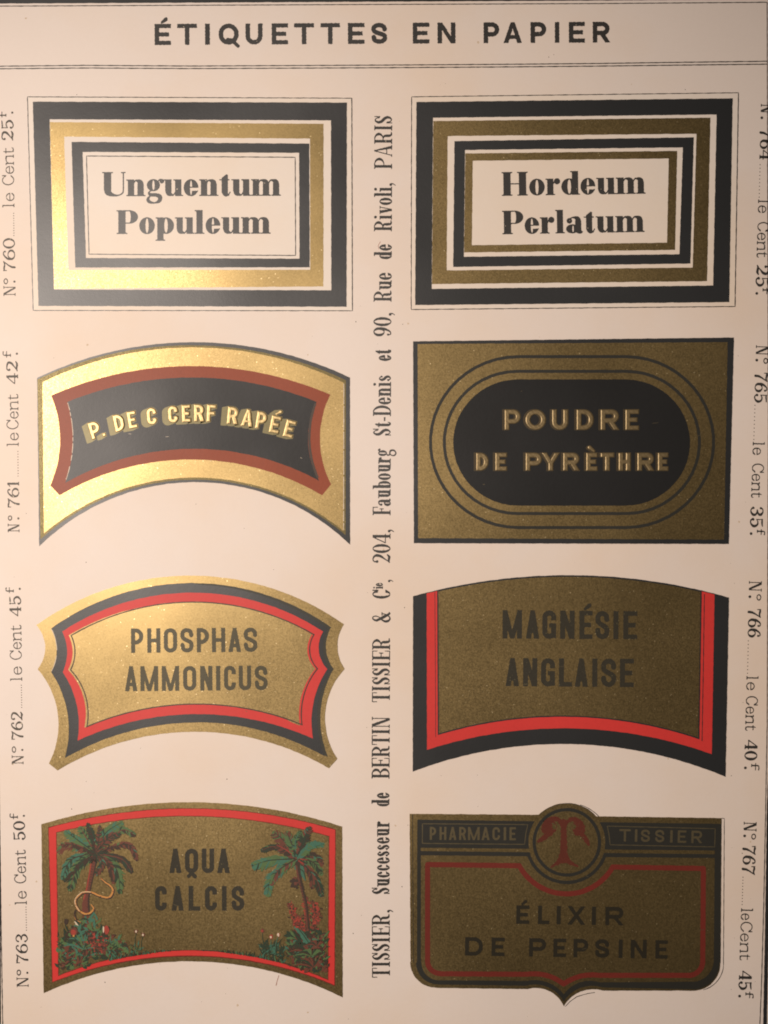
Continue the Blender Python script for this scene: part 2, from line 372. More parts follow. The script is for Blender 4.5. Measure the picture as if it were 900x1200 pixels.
    if ch == 't':
        x = w * .22
        return [poly((x, X * .2), (x + T, X * .2), (x + T, X * 1.28), (x + T * .75, X * 1.30), (x, X * 1.08)), box(x - w * .22, X - t, w * .92, X),
                spl([(x + T * .5, X * .26, T), (x + T * .65, X * .10, T * .75), (x + T * 1.1, t * .9, t * 1.7), (w * .86, X * .07, t * 1.1), (w * .98, X * .22, t)])]
    if ch == 'r':
        return stem(s * .7, 0, X, top=(1, 0)) + [spl([(s * .7 + T * .9, X * .62, t), (s * .7 + T + (w - s - T) * .35, X * .92, t * 1.3), (w - T * .5, X * .93, T * .5)]), ball(w - T * .48, X * .84)]
    if ch == 'f':
        x = w * .25
        return [box(x, 0, x + T, C * .8), box(x - s, 0, x + T + s, t), box(0, X - t, w * .95, X), spl([(x + T/2, C * .76, T), (x + T * .8, C * .93, T * .6), (w * .78, C - t * .5, t * 1.4)]), ball(w * .88, C * .92, .8)]
    if ch == 'v':
        return [poly((w * .10, X), (w * .10 + T * 1.1, X), (w * .56 + t, 0), (w * .5 - t, 0)), poly((w * .82, X), (w * .82 + t, X), (w * .54 + t, 0), (w * .54, 0)), box(0, X - t, w * .12 + T * 1.1 + s * .5, X), box(w * .66, X - t, w, X)]
    if ch in 'sS':
        H = X if ch == 's' else C; q = T * (1.05 if ch == 'S' else .95); a = t * 1.2
        p = [(.86, .74, a), (.80, .88, a), (.5, .985, a), (.2, .92, q * .6), (.05, .76, q * .95), (.22, .60, q), (.5, .50, q * 1.05), (.78, .40, q), (.95, .24, q * .95), (.8, .08, q * .6), (.5, .015, a), (.18, .10, a), (.10, .27, a)]
        g = [spl([(q * .5 + x * (w - q), a/2 + y * (H - a), z) for x, y, z in p], 4)]
        g += [box(w * .84, H * .68, w * .84 + t, H), box(w * .08, 0, w * .08 + t, H * .32)] if ch == 'S' else [ell(w * .78, H * .78, t * 1.1, t * 1.2), ell(w * .18, H * .22, t * 1.1, t * 1.2)]
        return g
    if ch == 'U':
        xa = s * .9; xr = w - s * .8 - t * 1.2
        return [box(xa, C * .26, xa + T, C), box(xa - s, C - t, xa + T + s, C), box(xr, C * .28, xr + t * 1.2, C), box(xr - s, C - t, xr + t + s, C),
                spl([(xa + T * .5, C * .32, T), (xa + T * .58, C * .16, T * .85), (xa + T * 1.1, C * .055 + t * .2, T * .35 + t), (xa + T + (xr - xa - T) * .55, t * .8, t * 1.5), (xr - t * .5, C * .12, t * 1.3), (xr + t * .6, C * .30, t * 1.2)])]
    if ch == 'H': xr = w - s - T; return stem(s, 0, C) + stem(xr, 0, C) + [box(s, C * .5 - t/2, xr + 1, C * .5 + t/2)]
    if ch == 'I': return stem(w/2 - T/2, 0, C)
    if ch in 'PRB':
        x0 = s; b0 = C * (.44 if ch == 'P' else .49); ry = (C - b0) / 2; rx = min(w - x0 - T * .8, ry * 1.3); cx = w - rx if ch != 'R' else w * .92 - rx
        g = [ell(cx, b0 + ry, rx, ry), box(x0 + T, b0, cx, C), NOT(ell(cx, b0 + ry, max(rx - T, t), ry - t)), NOT(box(x0 + T, b0 + t, cx, C - t))]
        if ch == 'B': g = [ell(cx, (b0 + t) / 2, rx * 1.04, (b0 + t) / 2), box(x0 + T, 0, cx, b0 + t), NOT(ell(cx, (b0 + t) / 2, rx * 1.04 - T, (b0 - t) / 2)), NOT(box(x0 + T, t, cx, b0))] + g[:2] + [NOT(ell(cx, b0 + ry, max(rx - T, t), ry - t)), NOT(box(x0 + T, b0 + t, cx, C - t))]
        g += [NOT(box(-60, -9, x0 + .01, C + 9))] + stem(x0, 0, C)
        if ch == 'R': g += [spl([(cx, b0 + t/2, t), (cx + rx * .45, b0 - C * .06, T * .8), (cx + rx * .5, C * .22, T), (cx + rx * .62, C * .06, T * .7), (w * .98, t, t)])]
        return g
    if ch == 'D':
        rx = min(w - s - T * .6, w * .6); cx = w - rx
        return [ell(cx, C/2, rx, C/2), box(s + T, 0, cx, C), NOT(ell(cx, C/2, rx - T, C/2 - t)), NOT(box(s + T, t, cx, C - t)), NOT(box(-9, -9, s, C + 9))] + stem(s, 0, C)
    if ch in 'EF':
        g = stem(s, 0, C, bot=(1, 1)) + [box(s, C - t, w, C), poly((w - t, C), (w, C), (w, C * .70), (w - t * .8, C * .72)), box(s + T, C * .5 - t/2, w * .74, C * .5 + t/2), box(w * .72, C * .38, w * .72 + t, C * .62)]
        if ch == 'E': g += [box(s, 0, w, t), poly((w - t, 0), (w, 0), (w, C * .30), (w - t * .8, C * .28))]
        return g
    if ch == 'T': return stem(w/2 - T/2, 0, C, top=None) + [box(0, C - t, w, C), poly((0, C), (t, C), (t * .8, C * .72), (0, C * .70)), poly((w - t, C), (w, C), (w, C * .70), (w - t * .8, C * .72))]
    if ch == 'N':
        return [box(s, 0, s + t, C), box(0, 0, 2 * s + t, t), box(0, C - t, s + T * .8, C), box(w - s - t, 0, w - s, C), box(w - 2 * s - t, C - t, w, C), poly((s * .8, C), (s * .8 + T * 1.15, C), (w - s, 0), (w - s - T * .9, 0))]
    if ch == 'A':
        return [poly((w * .47, C), (w * .55, C), (w - s * .6, 0), (w - s * .6 - T * 1.1, 0)), poly((w * .46, C), (w * .46 + t, C * .97), (s * .7 + t, 0), (s * .7, 0)), box(w * .2, C * .28, w * .72, C * .28 + t), box(0, 0, s * 1.9, t), box(w - T * 1.1 - s * 1.6, 0, w, t)]
    if ch == 'C':
        return ring(w/2, C/2, w/2, C/2) + [NOT(box(w * .6, C * .27, w * 1.1, C * .70)), box(w - t * 1.2, C * .66, w, C), stroke((w * .72, C * .06, t * 1.2), (w * .97, C * .26, t))]
    if ch == '&':
        return [spl([(w * .62, C * .78, t * 1.2), (w * .56, C * .95, t * 1.4), (w * .36, C * .97, t * 1.6), (w * .20, C * .80, T * .8), (w * .32, C * .60, T * .95), (w * .6, C * .30, T * 1.1), (w * .85, C * .04, T * .7), (w * .99, C * .06, t)]),
                spl([(w * .62, C * .78, t * 1.2), (w * .50, C * .60, t), (w * .25, C * .46, t * 1.6), (w * .10, C * .25, T * .9), (w * .22, C * .06, T * .7), (w * .48, C * .02, t * 1.6), (w * .76, C * .20, t), (w * .86, C * .46, t * 1.2)]), box(w * .68, C * .46 - t/2, w * 1.0, C * .46 + t/2)]
    if ch == ',': return [ball(w * .5, T * .5, 1.0), spl([(w * .5 + T * .3, T * .4, T * .5), (w * .5 + T * .35, -T * .4, T * .35), (w * .5 - T * .2, -T * 1.3, t * .8)])]
    if ch == '.': return [ell(w * .5, T * .55, T * .6, T * .6)]
    if ch == '-': return [box(0, X * .45, w, X * .45 + t * 1.8)]
    if ch == '°': return ring(w/2, C * .80, w/2, C * .18, t * 1.4, t)
    if ch == '0': return ring(w/2, C/2, w/2, C/2)
    if ch == '1': return stem(w/2 - T/2, 0, C, top=None) + [stroke((w * .5 - T * .3, C * .92, t * 1.2), (w * .08, C * .78, t))]
    if ch == '2': return [spl([(w * .16, C * .74, T * .8), (w * .20, C * .92, t * 1.3), (w * .5, C - t * .6, t * 1.4), (w * .84, C * .84, T * .9), (w * .80, C * .58, T), (w * .5, C * .34, t * 1.5), (w * .12, t, t)], 5), ball(w * .20, C * .74, .9), spl([(w * .08, T * .4, t * 1.2), (w * .3, T * .65, T * .7), (w * .7, T * .45, T * .9), (w * .95, C * .18, t * 1.2)])]
    if ch == '3': return [spl([(w * .16, C * .80, T * .7), (w * .3, C * .95, t * 1.2), (w * .6, C * .96, T * .5), (w * .84, C * .78, T), (w * .70, C * .60, T * .6), (w * .36, C * .53, t * 1.2)], 5), spl([(w * .36, C * .53, t * 1.2), (w * .75, C * .46, T * .6), (w * .86, C * .25, T), (w * .65, C * .06, T * .6), (w * .36, C * .03, t * 1.3), (w * .14, C * .20, T * .7)], 5), ball(w * .18, C * .22, .8), ball(w * .18, C * .79, .8)]
    if ch == '4': return [box(w * .60, 0, w * .60 + T, C), box(w * .60 - s, 0, w * .60 + T + s, t), stroke((w * .62, C - t, t * 1.1), (w * .03, C * .30, t * 1.1)), box(0, C * .26, w, C * .26 + t)]
    if ch == '5': return [spl([(w * .14, C * .20, T * .7), (w * .3, C * .04, t * 1.4), (w * .6, C * .05, T * .5), (w * .86, C * .28, T), (w * .74, C * .54, T * .7), (w * .45, C * .60, t * 1.4), (w * .18, C * .50, t)], 5), ball(w * .20, C * .22, .9), box(w * .15, C * .5, w * .15 + t, C), spl([(w * .16, C * .94, t * 1.2), (w * .5, C * .93, T * .6), (w * .88, C * .97, t)])]
    if ch in '69':
        g = [ell(w/2, C * .31, w/2, C * .31), NOT(ell(w/2, C * .31, w/2 - T, C * .31 - t)), spl([(T * .5, C * .36, T), (T * .65, C * .62, T * .95), (w * .45, C * .92, t * 1.6), (w * .74, C * .96, t * 1.2), (w * .86, C * .84, t)], 5), ball(w * .80, C * .82, .8)]
        if ch == '9':
            def flip(p):
                if p[0] == 'p': return ('p', [(w - x, C - y) for x, y in p[1]])
                if p[0] == 'e': return ('e', w - p[1], C - p[2], p[3], p[4])
                if p[0] == 's': return ('s', [(w - x, C - y, q) for x, y, q in p[1]])
                return ('n', flip(p[1]))
            g = [flip(p) for p in g]
        return g
    if ch == '7': return [spl([(w * .08, C * .90, T * .35), (w * .3, C * .93, T * .75), (w * .65, C * .88, T * .6), (w * .96, C * .96, t)], 5), stroke((w * .94, C * .95, t), (w * .58, C * .55, T * .6), (w * .42, C * .3, T * .9), (w * .38, C * .04, T)), box(w * .05, C * .70, w * .05 + t, C)]
    return []

_cache = {}
def glyph_mesh(prims, key, h, grow, wob, tf, mb, mi=0):
    k = (key, h, grow, wob)
    if k not in _cache:
        x0, y0, x1, y1 = extent([p for p in prims if p[0] != 'n']); pad = 1.5 + grow; tmp = MB(); sd = (hash(str(key)) % 97) if False else sum(ord(c) for c in str(key)) % 97
        march(lambda X, Y: field(X + .6 * wob * Nz(X, Y, sd, .9), Y + .6 * wob * Nz(Y, X, sd + 3, .9), prims) - grow - wob * .5 * Nz(X, Y, sd + 1, 1.3), (x0 - pad, y0 - pad, x1 + pad, y1 + pad), h, lambda a, b: (a, b), tmp)
        _cache[k] = tmp
    t = _cache[k]; mb.add([tf(*v) for v in t.v], t.f, mi)

def raised_mesh(prims, key, h, height, bevel, tf, mb):
    """letter pressed up out of the card: real relief with sloping flanks"""
    x0, y0, x1, y1 = extent([p for p in prims if p[0] != 'n']); p = 1.2
    xs = np.arange(x0 - p, x1 + p + h, h); ys = np.arange(y0 - p, y1 + p + h, h); X, Y = np.meshgrid(xs, ys)
    sd = sum(ord(c) for c in key)
    D = field(X + .12 * Nz(X, Y, sd), Y, prims) - .15
    I = D < .12; Z = height * np.clip(-D / bevel + .1, 0, 1) ** .8 + height * .10 * Nz(X, Y, sd + 5, .5) * (D < 0)
    idx = -np.ones(X.shape, int); vs = []; fs = []
    cells = I[:-1, :-1] & I[:-1, 1:] & I[1:, :-1] & I[1:, 1:]
    for j, i in zip(*np.nonzero(cells)):
        q = []
        for (a, b) in ((j, i), (j, i + 1), (j + 1, i + 1), (j + 1, i)):
            if idx[a, b] < 0: idx[a, b] = len(vs); vs.append(tf(X[a, b], Y[a, b], max(Z[a, b], 0)))
            q.append(idx[a, b])
        fs.append(tuple(q))
    mb.add(vs, fs)

def line_frame(pc, p0, p1, z):
    """text along p0 -> p1 on the page"""
    ang = math.atan2(-(p1[1] - p0[1]), p1[0] - p0[0])
    return mapper(pc, p0[0], p0[1], ang, z), math.hypot(p1[0] - p0[0], p1[1] - p0[1])

def sans_line(mb, pc, z, base, tops, letters, t, dh=0.3, grow=.2, wob=.35, h=.42):
    """base: ((x, y), (x, y)) baseline on the page; letters: [(char, x0, x1)]"""
    (xa, ya), (xb, yb) = base
    for ch, x0, x1 in letters:
        f = (x0 - xa) / (xb - xa); y = ya + (yb - ya) * f; hgt = tops[0] + (tops[1] - tops[0]) * f
        ang = math.atan2(-(yb - ya), xb - xa)
        tf = mapper(pc, x0, y, ang, z)
        W = x1 - x0; tt = min(t, W) if ch != 'I' else t
        glyph_mesh(sans(ch, W, hgt, tt), (ch, round(W, 1), round(hgt, 1), t, round(x0)), h, grow, wob, tf, mb)

def roman_line(mb, pc, z, p0, p1, text, cap, xh, T, t, s, gap=.10, grow=.12, wob=.25, h=.36, mi=0):
    tf, L = line_frame(pc, p0, p1, z)
    # find the width unit that makes the word span the measured length
    nat = lambda k: sum(max(RW[c] * k, T + t) for c in text) + gap * k * (len(text) - 1)
    lo, hi = .5, 60
    for _ in range(40):
        m = (lo + hi) / 2
        if nat(m) < L: lo = m
        else: hi = m
    k = lo; u = 0
    for c in text:
        w = max(RW[c] * k, T + t)
        tf2 = (lambda uu: (lambda a, b, dz=0: tf(a + uu, b, dz)))(u)
        glyph_mesh(roman(c, w, cap, xh, T, t, s), (c, round(w, 1), cap, xh, T, t, s, round(p0[0] + p0[1] + u) % 7), h, grow, wob, tf2, mb, mi); u += w + gap * k

# ------------------------------------------------------------------ flat coloured areas with slightly wandering edges
def arc3(p0, pm, p1, n=26):
    ax, ay = p0; bx, by = pm; cx, cy = p1
    d = 2 * (ax * (by - cy) + bx * (cy - ay) + cx * (ay - by))
    if abs(d) < 1e-3: return [p0, pm, p1]
    ux = ((ax*ax + ay*ay) * (by - cy) + (bx*bx + by*by) * (cy - ay) + (cx*cx + cy*cy) * (ay - by)) / d
    uy = ((ax*ax + ay*ay) * (cx - bx) + (bx*bx + by*by) * (ax - cx) + (cx*cx + cy*cy) * (bx - ax)) / d
    a0 = math.atan2(ay - uy, ax - ux); a1 = math.atan2(cy - uy, cx - ux); am = math.atan2(by - uy, bx - ux); r = math.hypot(ax - ux, ay - uy)
    def nrm(a): return (a + math.pi) % (2 * math.pi) - math.pi
    d1 = nrm(am - a0); tot = nrm(a1 - a0)
    if d1 * tot < 0 or abs(tot) < abs(d1): tot = tot - math.copysign(2 * math.pi, tot)
    return [(ux + r * math.cos(a0 + tot * i / n), uy + r * math.sin(a0 + tot * i / n)) for i in range(n + 1)]
def path(*items):
    out = []
    for it in items:
        pts = it if isinstance(it, list) else [it]
        for p in pts:
            if not out or math.hypot(out[-1][0] - p[0], out[-1][1] - p[1]) > .05: out.append(p)
    if math.hypot(out[0][0] - out[-1][0], out[0][1] - out[-1][1]) < .05: out.pop()
    return out
def rough(P, amp=.22, seed=1, step=2.2, closed=True):
    out = []; n = len(P)
    for i in range(n if closed else n - 1):
        a = P[i]; b = P[(i + 1) % n]; L = math.hypot(b[0] - a[0], b[1] - a[1]); k = max(1, int(L / step))
        nx, ny = (-(b[1] - a[1]) / L, (b[0] - a[0]) / L) if L > 0 else (0, 0)
        for j in range(k):
            t = j / k; x = a[0] + (b[0] - a[0]) * t; y = a[1] + (b[1] - a[1]) * t
            w = amp * (float(Nz(np.array(x), np.array(y), seed, .21)) + .8 * float(Nz(np.array(x), np.array(y), seed + 9, 1.1)))
            out.append((x + nx * w, y + ny * w))
    if not closed: out.append(P[-1])
    return out
def offset(P, d):
    """move a closed outline inwards by d (positive) with mitred corners"""
    A = sum(P[i][0] * P[(i+1) % len(P)][1] - P[(i+1) % len(P)][0] * P[i][1] for i in range(len(P))); sg = 1 if A > 0 else -1
    out = []; n = len(P)
    for i in range(n):
        a, b, c = P[i-1], P[i], P[(i+1) % n]
        l1 = math.hypot(b[0]-a[0], b[1]-a[1]); l2 = math.hypot(c[0]-b[0], c[1]-b[1])
        n1 = (-(b[1]-a[1]) / l1 * sg, (b[0]-a[0]) / l1 * sg); n2 = (-(c[1]-b[1]) / l2 * sg, (c[0]-b[0]) / l2 * sg)
        bx, by = n1[0] + n2[0], n1[1] + n2[1]; q = max((bx*bx + by*by) / 2, .35)
        out.append((b[0] + bx / q * d, b[1] + by / q * d))
    return out
LZ = 0.000014          # one printed layer
def sheet(name, P, mat, parent, pc, z, seed=1, amp=.22, holes=(), thick=0.0):
    loops = [rough(P, amp, seed)] + [rough(q, amp, seed + 3) for q in holes]
    vs = [[Vector(((x - pc[0]) * S, (pc[1] - y) * S, 0)) for x, y in l] for l in loops]
    tris = tessellate_polygon(vs); flat = [v for l in vs for v in l]
    V = [(v.x, v.y, z) for v in flat]; F = []
    for a, b, c in tris:
        A, B, C = flat[a], flat[b], flat[c]
        F.append((a, b, c) if (B.x - A.x) * (C.y - A.y) - (B.y - A.y) * (C.x - A.x) > 0 else (a, c, b))
    if thick > 0:
        o = len(V); n = len(loops[0]); V += [(v.x, v.y, z - thick) for v in vs[0]]
        A = sum(vs[0][i].x * vs[0][(i+1) % n].y - vs[0][(i+1) % n].x * vs[0][i].y for i in range(n))
        for i in range(n):
            k = (i + 1) % n; F.append((i, o + i, o + k, k) if A > 0 else (i, k, o + k, o + i))
    mb = MB(); mb.add(V, F); return build(mb, name, mat, parent)
def ribbon(mb, pc, z, pts, w, seed=1, closed=False, brk=.0, mi=0):
    """printed rule: a line of uneven width"""
    P = rough(pts, .12, seed, 2.0, closed)
    if closed: P = P + [P[0]]
    n = len(P); L = []; R = []
    for i in range(n):
        a = P[max(i-1, 0)] if not closed else P[(i - 1) % (n - 1)]; b = P[min(i+1, n-1)] if not closed else P[(i + 1) % (n - 1)]
        d = math.hypot(b[0]-a[0], b[1]-a[1]) or 1; nx, ny = -(b[1]-a[1]) / d, (b[0]-a[0]) / d
        ww = w * (1 + .35 * min(1, 1.2 / w) * float(Nz(np.array(P[i][0]), np.array(P[i][1]), seed + 2, .33))) / 2
        L.append(((P[i][0] + nx * ww - pc[0]) * S, (pc[1] - P[i][1] - ny * ww) * S, z)); R.append(((P[i][0] - nx * ww - pc[0]) * S, (pc[1] - P[i][1] + ny * ww) * S, z))
    rnd = random.Random(seed)
    mb.add(L + R, [(i + n, i + 1 + n, i + 1, i) for i in range(n - 1) if rnd.random() > brk], mi)
def field_sheet(name, fn, bx, mat, parent, pc, z, h=.5, amp=.2, seed=1):
    mb = MB()
    march(lambda X, Y: fn(X, Y) + amp * (Nz(X, Y, seed, .21) + .8 * Nz(X, Y, seed + 9, 1.1)), bx, h, lambda x, y: ((x - pc[0]) * S, (pc[1] - y) * S, z), mb)
    mb.f = [f[::-1] for f in mb.f]
    return build(mb, name, mat, parent)

# ------------------------------------------------------------------ surface and page
mb = MB(); q = .35
mb.add([(-q, -q, -.0012), (q, -q, -.0012), (q, q, -.0012), (-q, q, -.0012)], [(0, 1, 2, 3)])
o = build(mb, "table_surface", M['table']); o['kind'] = 'structure'

PC = (450, 600)
page = thing("catalogue_page", "old cream catalogue sheet headed ÉTIQUETTES EN PAPIER with eight printed sample labels on it", "page", *PC)
sheet("sheet", [(-70, -80), (985, -80), (985, 1290), (-70, 1290)], M['page'], page, PC, 0.0, amp=.3, thick=.0008)

# frame rules of the page
mb = MB()
thick = [(-40, 4.8), (0, 4.2), (120, 3.7), (225, 3.2), (450, 2.0), (700, .6), (900, -1.0), (930, -1.4)]
low = rough(thick, .2, 3, closed=False)
vs = [((x - 450) * S, (600 - y) * S, LZ) for x, y in low] + [((x - 450) * S, (600 - y + 9) * S, LZ) for x, y in low]; n = len(low)
mb.add(vs, [(i, i + 1, i + 1 + n, i + n) for i in range(n - 1)])
ribbon(mb, PC, LZ, [(902.5, 900), (900.8, 950), (898.5, 1100), (896.5, 1200), (895.5, 1250)], 4.6, 5)
ribbon(mb, PC, LZ, [(905, 5), (906, 500), (902.5, 900)], 5, 6)
ribbon(mb, PC, LZ, [(-12, 5), (-9, 500), (-3, 900), (-1.5, 1050), (-1.0, 1200), (-1, 1250)], 4.4, 8)
build(mb, "thick_border_rule", M['black'], page)
mb = MB()
ribbon(mb, PC, LZ, [(-8, 7.4), (0, 7.2), (225, 6.2), (450, 5.2), (700, 4.2), (899, 2.7)], 1.1, 11)
ribbon(mb, PC, LZ, [(899, 2.7), (900.5, 500), (899, 850), (897.2, 950), (895, 1060), (892.5, 1150), (890.5, 1200), (889, 1250)], 1.1, 12)
ribbon(mb, PC, LZ, [(-8, 7.4), (-5, 600), (-1.5, 900), (.6, 1020), (1.6, 1100), (3.0, 1190), (4, 1250)], 1.1, 13)
build(mb, "thin_border_rule", M['text'], page)
mb = MB()
ribbon(mb, PC, LZ, [(-7, 77.8), (0, 77.6), (100, 76.6), (225, 77.4), (450, 76.3), (600, 75.3), (700, 74.4), (800, 73.0), (899, 71.8)], 1.2, 14)
ribbon(mb, PC, LZ, [(-7, 80.8), (0, 80.6), (100, 79.7), (225, 80.4), (450, 79.4), (600, 78.4), (700, 77.5), (800, 76.3), (899, 75.2)], 1.2, 15)
build(mb, "double_rule", M['text'], page)['label'] = "double hairline rule under the heading"

# heading
mb = MB()
T1 = [('É', 181.5, 200.2), ('T', 208, 230.7), ('I', 240.6, 245.8), ('Q', 256.5, 279.5), ('U', 288, 307.5), ('E', 318.7, 337.4), ('T', 344.9, 367.9), ('T', 376, 398.2), ('E', 408, 427), ('S', 435.5, 453.5)]
T2 = [('E', 484, 503), ('N', 513, 533.6), ('P', 567, 584.9), ('A', 590.4, 611.4), ('P', 622, 640), ('I', 650.5, 655.3), ('E', 666.9, 685.2), ('R', 694.9, 714.2)]
sans_line(mb, PC, LZ, ((181.5, 52.6), (714, 49.6)), (24.3, 23.9), T1 + T2, 4.9, grow=.25, wob=.5)
build(mb, "heading_lettering", M['text'], page)['label'] = "heading reading ÉTIQUETTES EN PAPIER"

# the long line of small type up the middle of the page, bottom to top
mb = MB()
def bx_(y): return float(np.interp(y, [135, 300, 500, 700, 945, 1145], [459.6, 459.0, 457.9, 457.3, 456.2, 456.9]))
words = [("TISSIER,", 1145.5, 1066), ("Successeur", 1048, 962.5), ("de", 945, 929), ("BERTIN", 912.5, 840), ("TISSIER", 822.8, 748), ("&", 729.5, 717.5), ("C", 701.5, 691.2), ("204,", 660, 620.5),
         ("Faubourg", 603.8, 526.4), ("St-Denis", 511, 439.7), ("et", 423, 410), ("90,", 394.2, 366.5), ("Rue", 353.6, 319.8), ("de", 303.7, 286.4), ("Rivoli,", 271, 214.5), ("PARIS", 198, 135.6)]
for wd, ya, yb in words:
    roman_line(mb, PC, LZ, (bx_(ya), ya), (bx_(yb), yb), wd, 20.8, 14.3, 2.95, .9, 1.5, gap=.13, grow=.12, wob=.28)
roman_line(mb, PC, LZ, (448.6, 690), (448.6, 683.2), "ie", 11, 8.0, 1.7, .75, .6, gap=.1)
roman_line(mb, PC, LZ, (457.2, 682.6), (457.2, 679.8), ",", 20.8, 14.3, 2.5, .8, 1.5)
build(mb, "address_lettering", M['text'], page)['label'] = "narrow serif line reading TISSIER, Successeur de BERTIN TISSIER & Cie, 204, Faubourg St-Denis et 90, Rue de Rivoli, PARIS"

# number and price beside every label
def caption(num, price, side, base, N, deg, dig, dots, le, cent, pr, sup, dot, mat, cap=14.0, ndots=10, bold=True):
    """base: (x at the N, x at the price); the rest are spans along the page's height"""
    mb = MB(); y0, y1 = N[0], pr[1]; hv = 0.0 if side == 'left' else .6
    bx = lambda y: base[0] + (base[1] - base[0]) * (y - y0) / (y1 - y0)
    up = 1 if side == 'left' else -1
    def rl(text, sp, cap_, xh, T, t, s, lift=0, gap=.10, g=.10):
        roman_line(mb, PC, LZ, (bx(sp[0]) - up * lift, sp[0]), (bx(sp[1]) - up * lift, sp[1]), text, cap_, xh, T + (hv if T > 1.5 else hv * .3), t + hv * .15, s, gap=gap, grow=g, wob=.22, h=.36)
    rl('N', N, cap, 9, 2.0, .8, 1.2)
    rl('°', deg, cap, 9, 1.3, .9, 1)
    rl('.', (deg[0] - up * 1.0, deg[1] + up * 2.0), cap, 9, 2.0, .8, 1)
    rl(num, dig, cap, 9, 2.3 if bold else 1.9, .85, 1.0, gap=.09)
    a, b = dots
    for i in range(ndots):
        y = a + (b - a) * i / (ndots - 1); march(lambda X, Y: np.hypot(X, Y) - .62, (-1, -1, 1, 1), .25, (lambda yy: (lambda u, v: ((bx(yy) - up * 1.0 + u - 450) * S, (600 - yy + v) * S, LZ)))(y), mb)
    rl('le', le, 14.0, 9.6, 1.15, .8, 1.5)
    rl('Cent', cent, 14.0, 9.6, 1.15, .8, 1.3, gap=.16)
    rl(price, pr, cap, 9, 2.5 if bold else 2.0, .9, 1.0, gap=.12)
    rl('f', sup, 9.5, 5.5, 1.4, .8, 1.0, lift=8.2)
    rl('.', dot, 9, 6, 2.0, .9, 1)
    o = build(mb, "caption_lettering", mat, page); o['label'] = "caption reading N° %s le Cent %sf." % (num, price)
F_, T_ = M['faint'], M['text']
caption('760', '25', 'left', (18.2, 15.6), (346.6, 335), (333, 326), (318, 279), (276, 250), (242.5, 226), (217, 173), (165, 140), (137.5, 130.5), (133.5, 130.5), F_, cap=14)
caption('761', '42', 'left', (22.8, 21.0), (623.6, 613.6), (610, 604), (595, 563), (558, 529), (522.5, 507), (503, 462), (450, 423), (419, 411), (416, 413), F_, cap=13.6)
caption('762', '45', 'left', (27.5, 24.4), (895.6, 885), (882, 874.5), (867, 834), (829, 803), (797.5, 781), (773, 732.6), (722, 698), (695, 688), (691.5, 688.5), F_, cap=13.6)
caption('763', '50', 'left', (33.5, 29.2), (1156.6, 1145), (1143, 1136), (1129, 1094), (1090, 1063), (1059.6, 1044), (1035, 996), (985, 962), (960, 953), (957.5, 954.5), T_, cap=13.8)
caption('764', '25', 'right', (891.8, 885.6), (121.7, 132.5), (135, 142), (151, 187), (193, 231), (234, 249.5), (260, 301.5), (310, 336), (337, 345), (342, 345), T_, cap=14.8)
caption('765', '35', 'right', (886.0, 879.0), (404.6, 416), (419, 426), (436, 472), (475, 515), (518, 533), (543, 583), (593, 618), (620, 627), (623.5, 626.5), T_, cap=14.8)
caption('766', '40', 'right', (877.8, 872.3), (680.8, 692.8), (696, 703.5), (713, 747), (751, 789), (792.4, 808.7), (815.6, 856), (867, 891), (894, 903), (898, 901), T_, cap=15)
caption('767', '45', 'right', (871.7, 865.5), (963, 974), (976.5, 983.5), (990.6, 1025), (1028, 1060), (1064.6, 1078), (1080, 1125), (1137.5, 1160), (1162, 1170), (1165.5, 1168.5), T_, cap=15)

# specks, fly spots and fibres on the paper
mb = MB(); rnd = random.Random(5)
known = [(417, 377, .7), (90, 111, .5), (803, 105, .6), (706, 44, .6), (649, 64, .5), (643, 67, .6), (474, 712, .7), (471, 1039, .7), (414, 1094, .7), (101, 659, .6), (266, 913, .8), (857, 909, .7), (845, 768, .5), (123, 1151, .8), (472, 380, .5), (84, 948, .7), (865, 417, .5), (478, 967, .5), (870, 1000, .6), (661, 117, .5), (440, 344, .5)]
pts = known + [(rnd.uniform(5, 895), rnd.uniform(85, 1195), rnd.uniform(.18, .5)) for _ in range(150)]
for i, (x, y, r) in enumerate(pts):
    k = rnd.randint(5, 8); vs = [((x + r * rnd.uniform(.6, 1.3) * math.cos(2 * math.pi * j / k) - 450) * S, (600 - y + r * rnd.uniform(.6, 1.3) * math.sin(2 * math.pi * j / k)) * S, LZ * .5) for j in range(k)]
    mb.add(vs, [tuple(range(k))], 0)
o = build(mb, "paper_specks", M['faint'], page); o['kind'] = 'stuff'
M['fox'] = ink("fox_mark", (.66, .52, .38), .6, spec=.3, var=.1, grain=.1)
mb = MB()
for i in range(46):
    x, y, r = rnd.uniform(5, 895), rnd.uniform(8, 1195), rnd.uniform(.5, 1.5); k = 9
    mb.add([((x + r * rnd.uniform(.6, 1.3) * math.cos(2 * math.pi * j / k) - 450) * S, (600 - y + r * rnd.uniform(.6, 1.3) * math.sin(2 * math.pi * j / k)) * S, LZ * .4) for j in range(k)], [tuple(range(k))], 0)
o = build(mb, "fox_marks", M['fox'], page); o['kind'] = 'stuff'
mb = MB(); ribbon(mb, PC, LZ * .6, [(327, 1143), (325, 1149), (323.5, 1155)], .7, 3); build(mb, "paper_fibre", M['brick'], page); mb = MB(); ribbon(mb, PC, LZ * .6, [(446, 283), (443, 288), (444, 292)], .5, 4)
build(mb, "paper_fibre", M['brick'], page)

# ------------------------------------------------------------------ the eight labels
GROUP = "printed paper labels on the catalogue page"
TH = 0.00009
def label_thing(text, desc, cx, cy): return thing("paper_label", desc, "label", cx, cy, 0.0, GROUP)
def rect(*p): return list(p)
Z = lambda k: TH + k * LZ

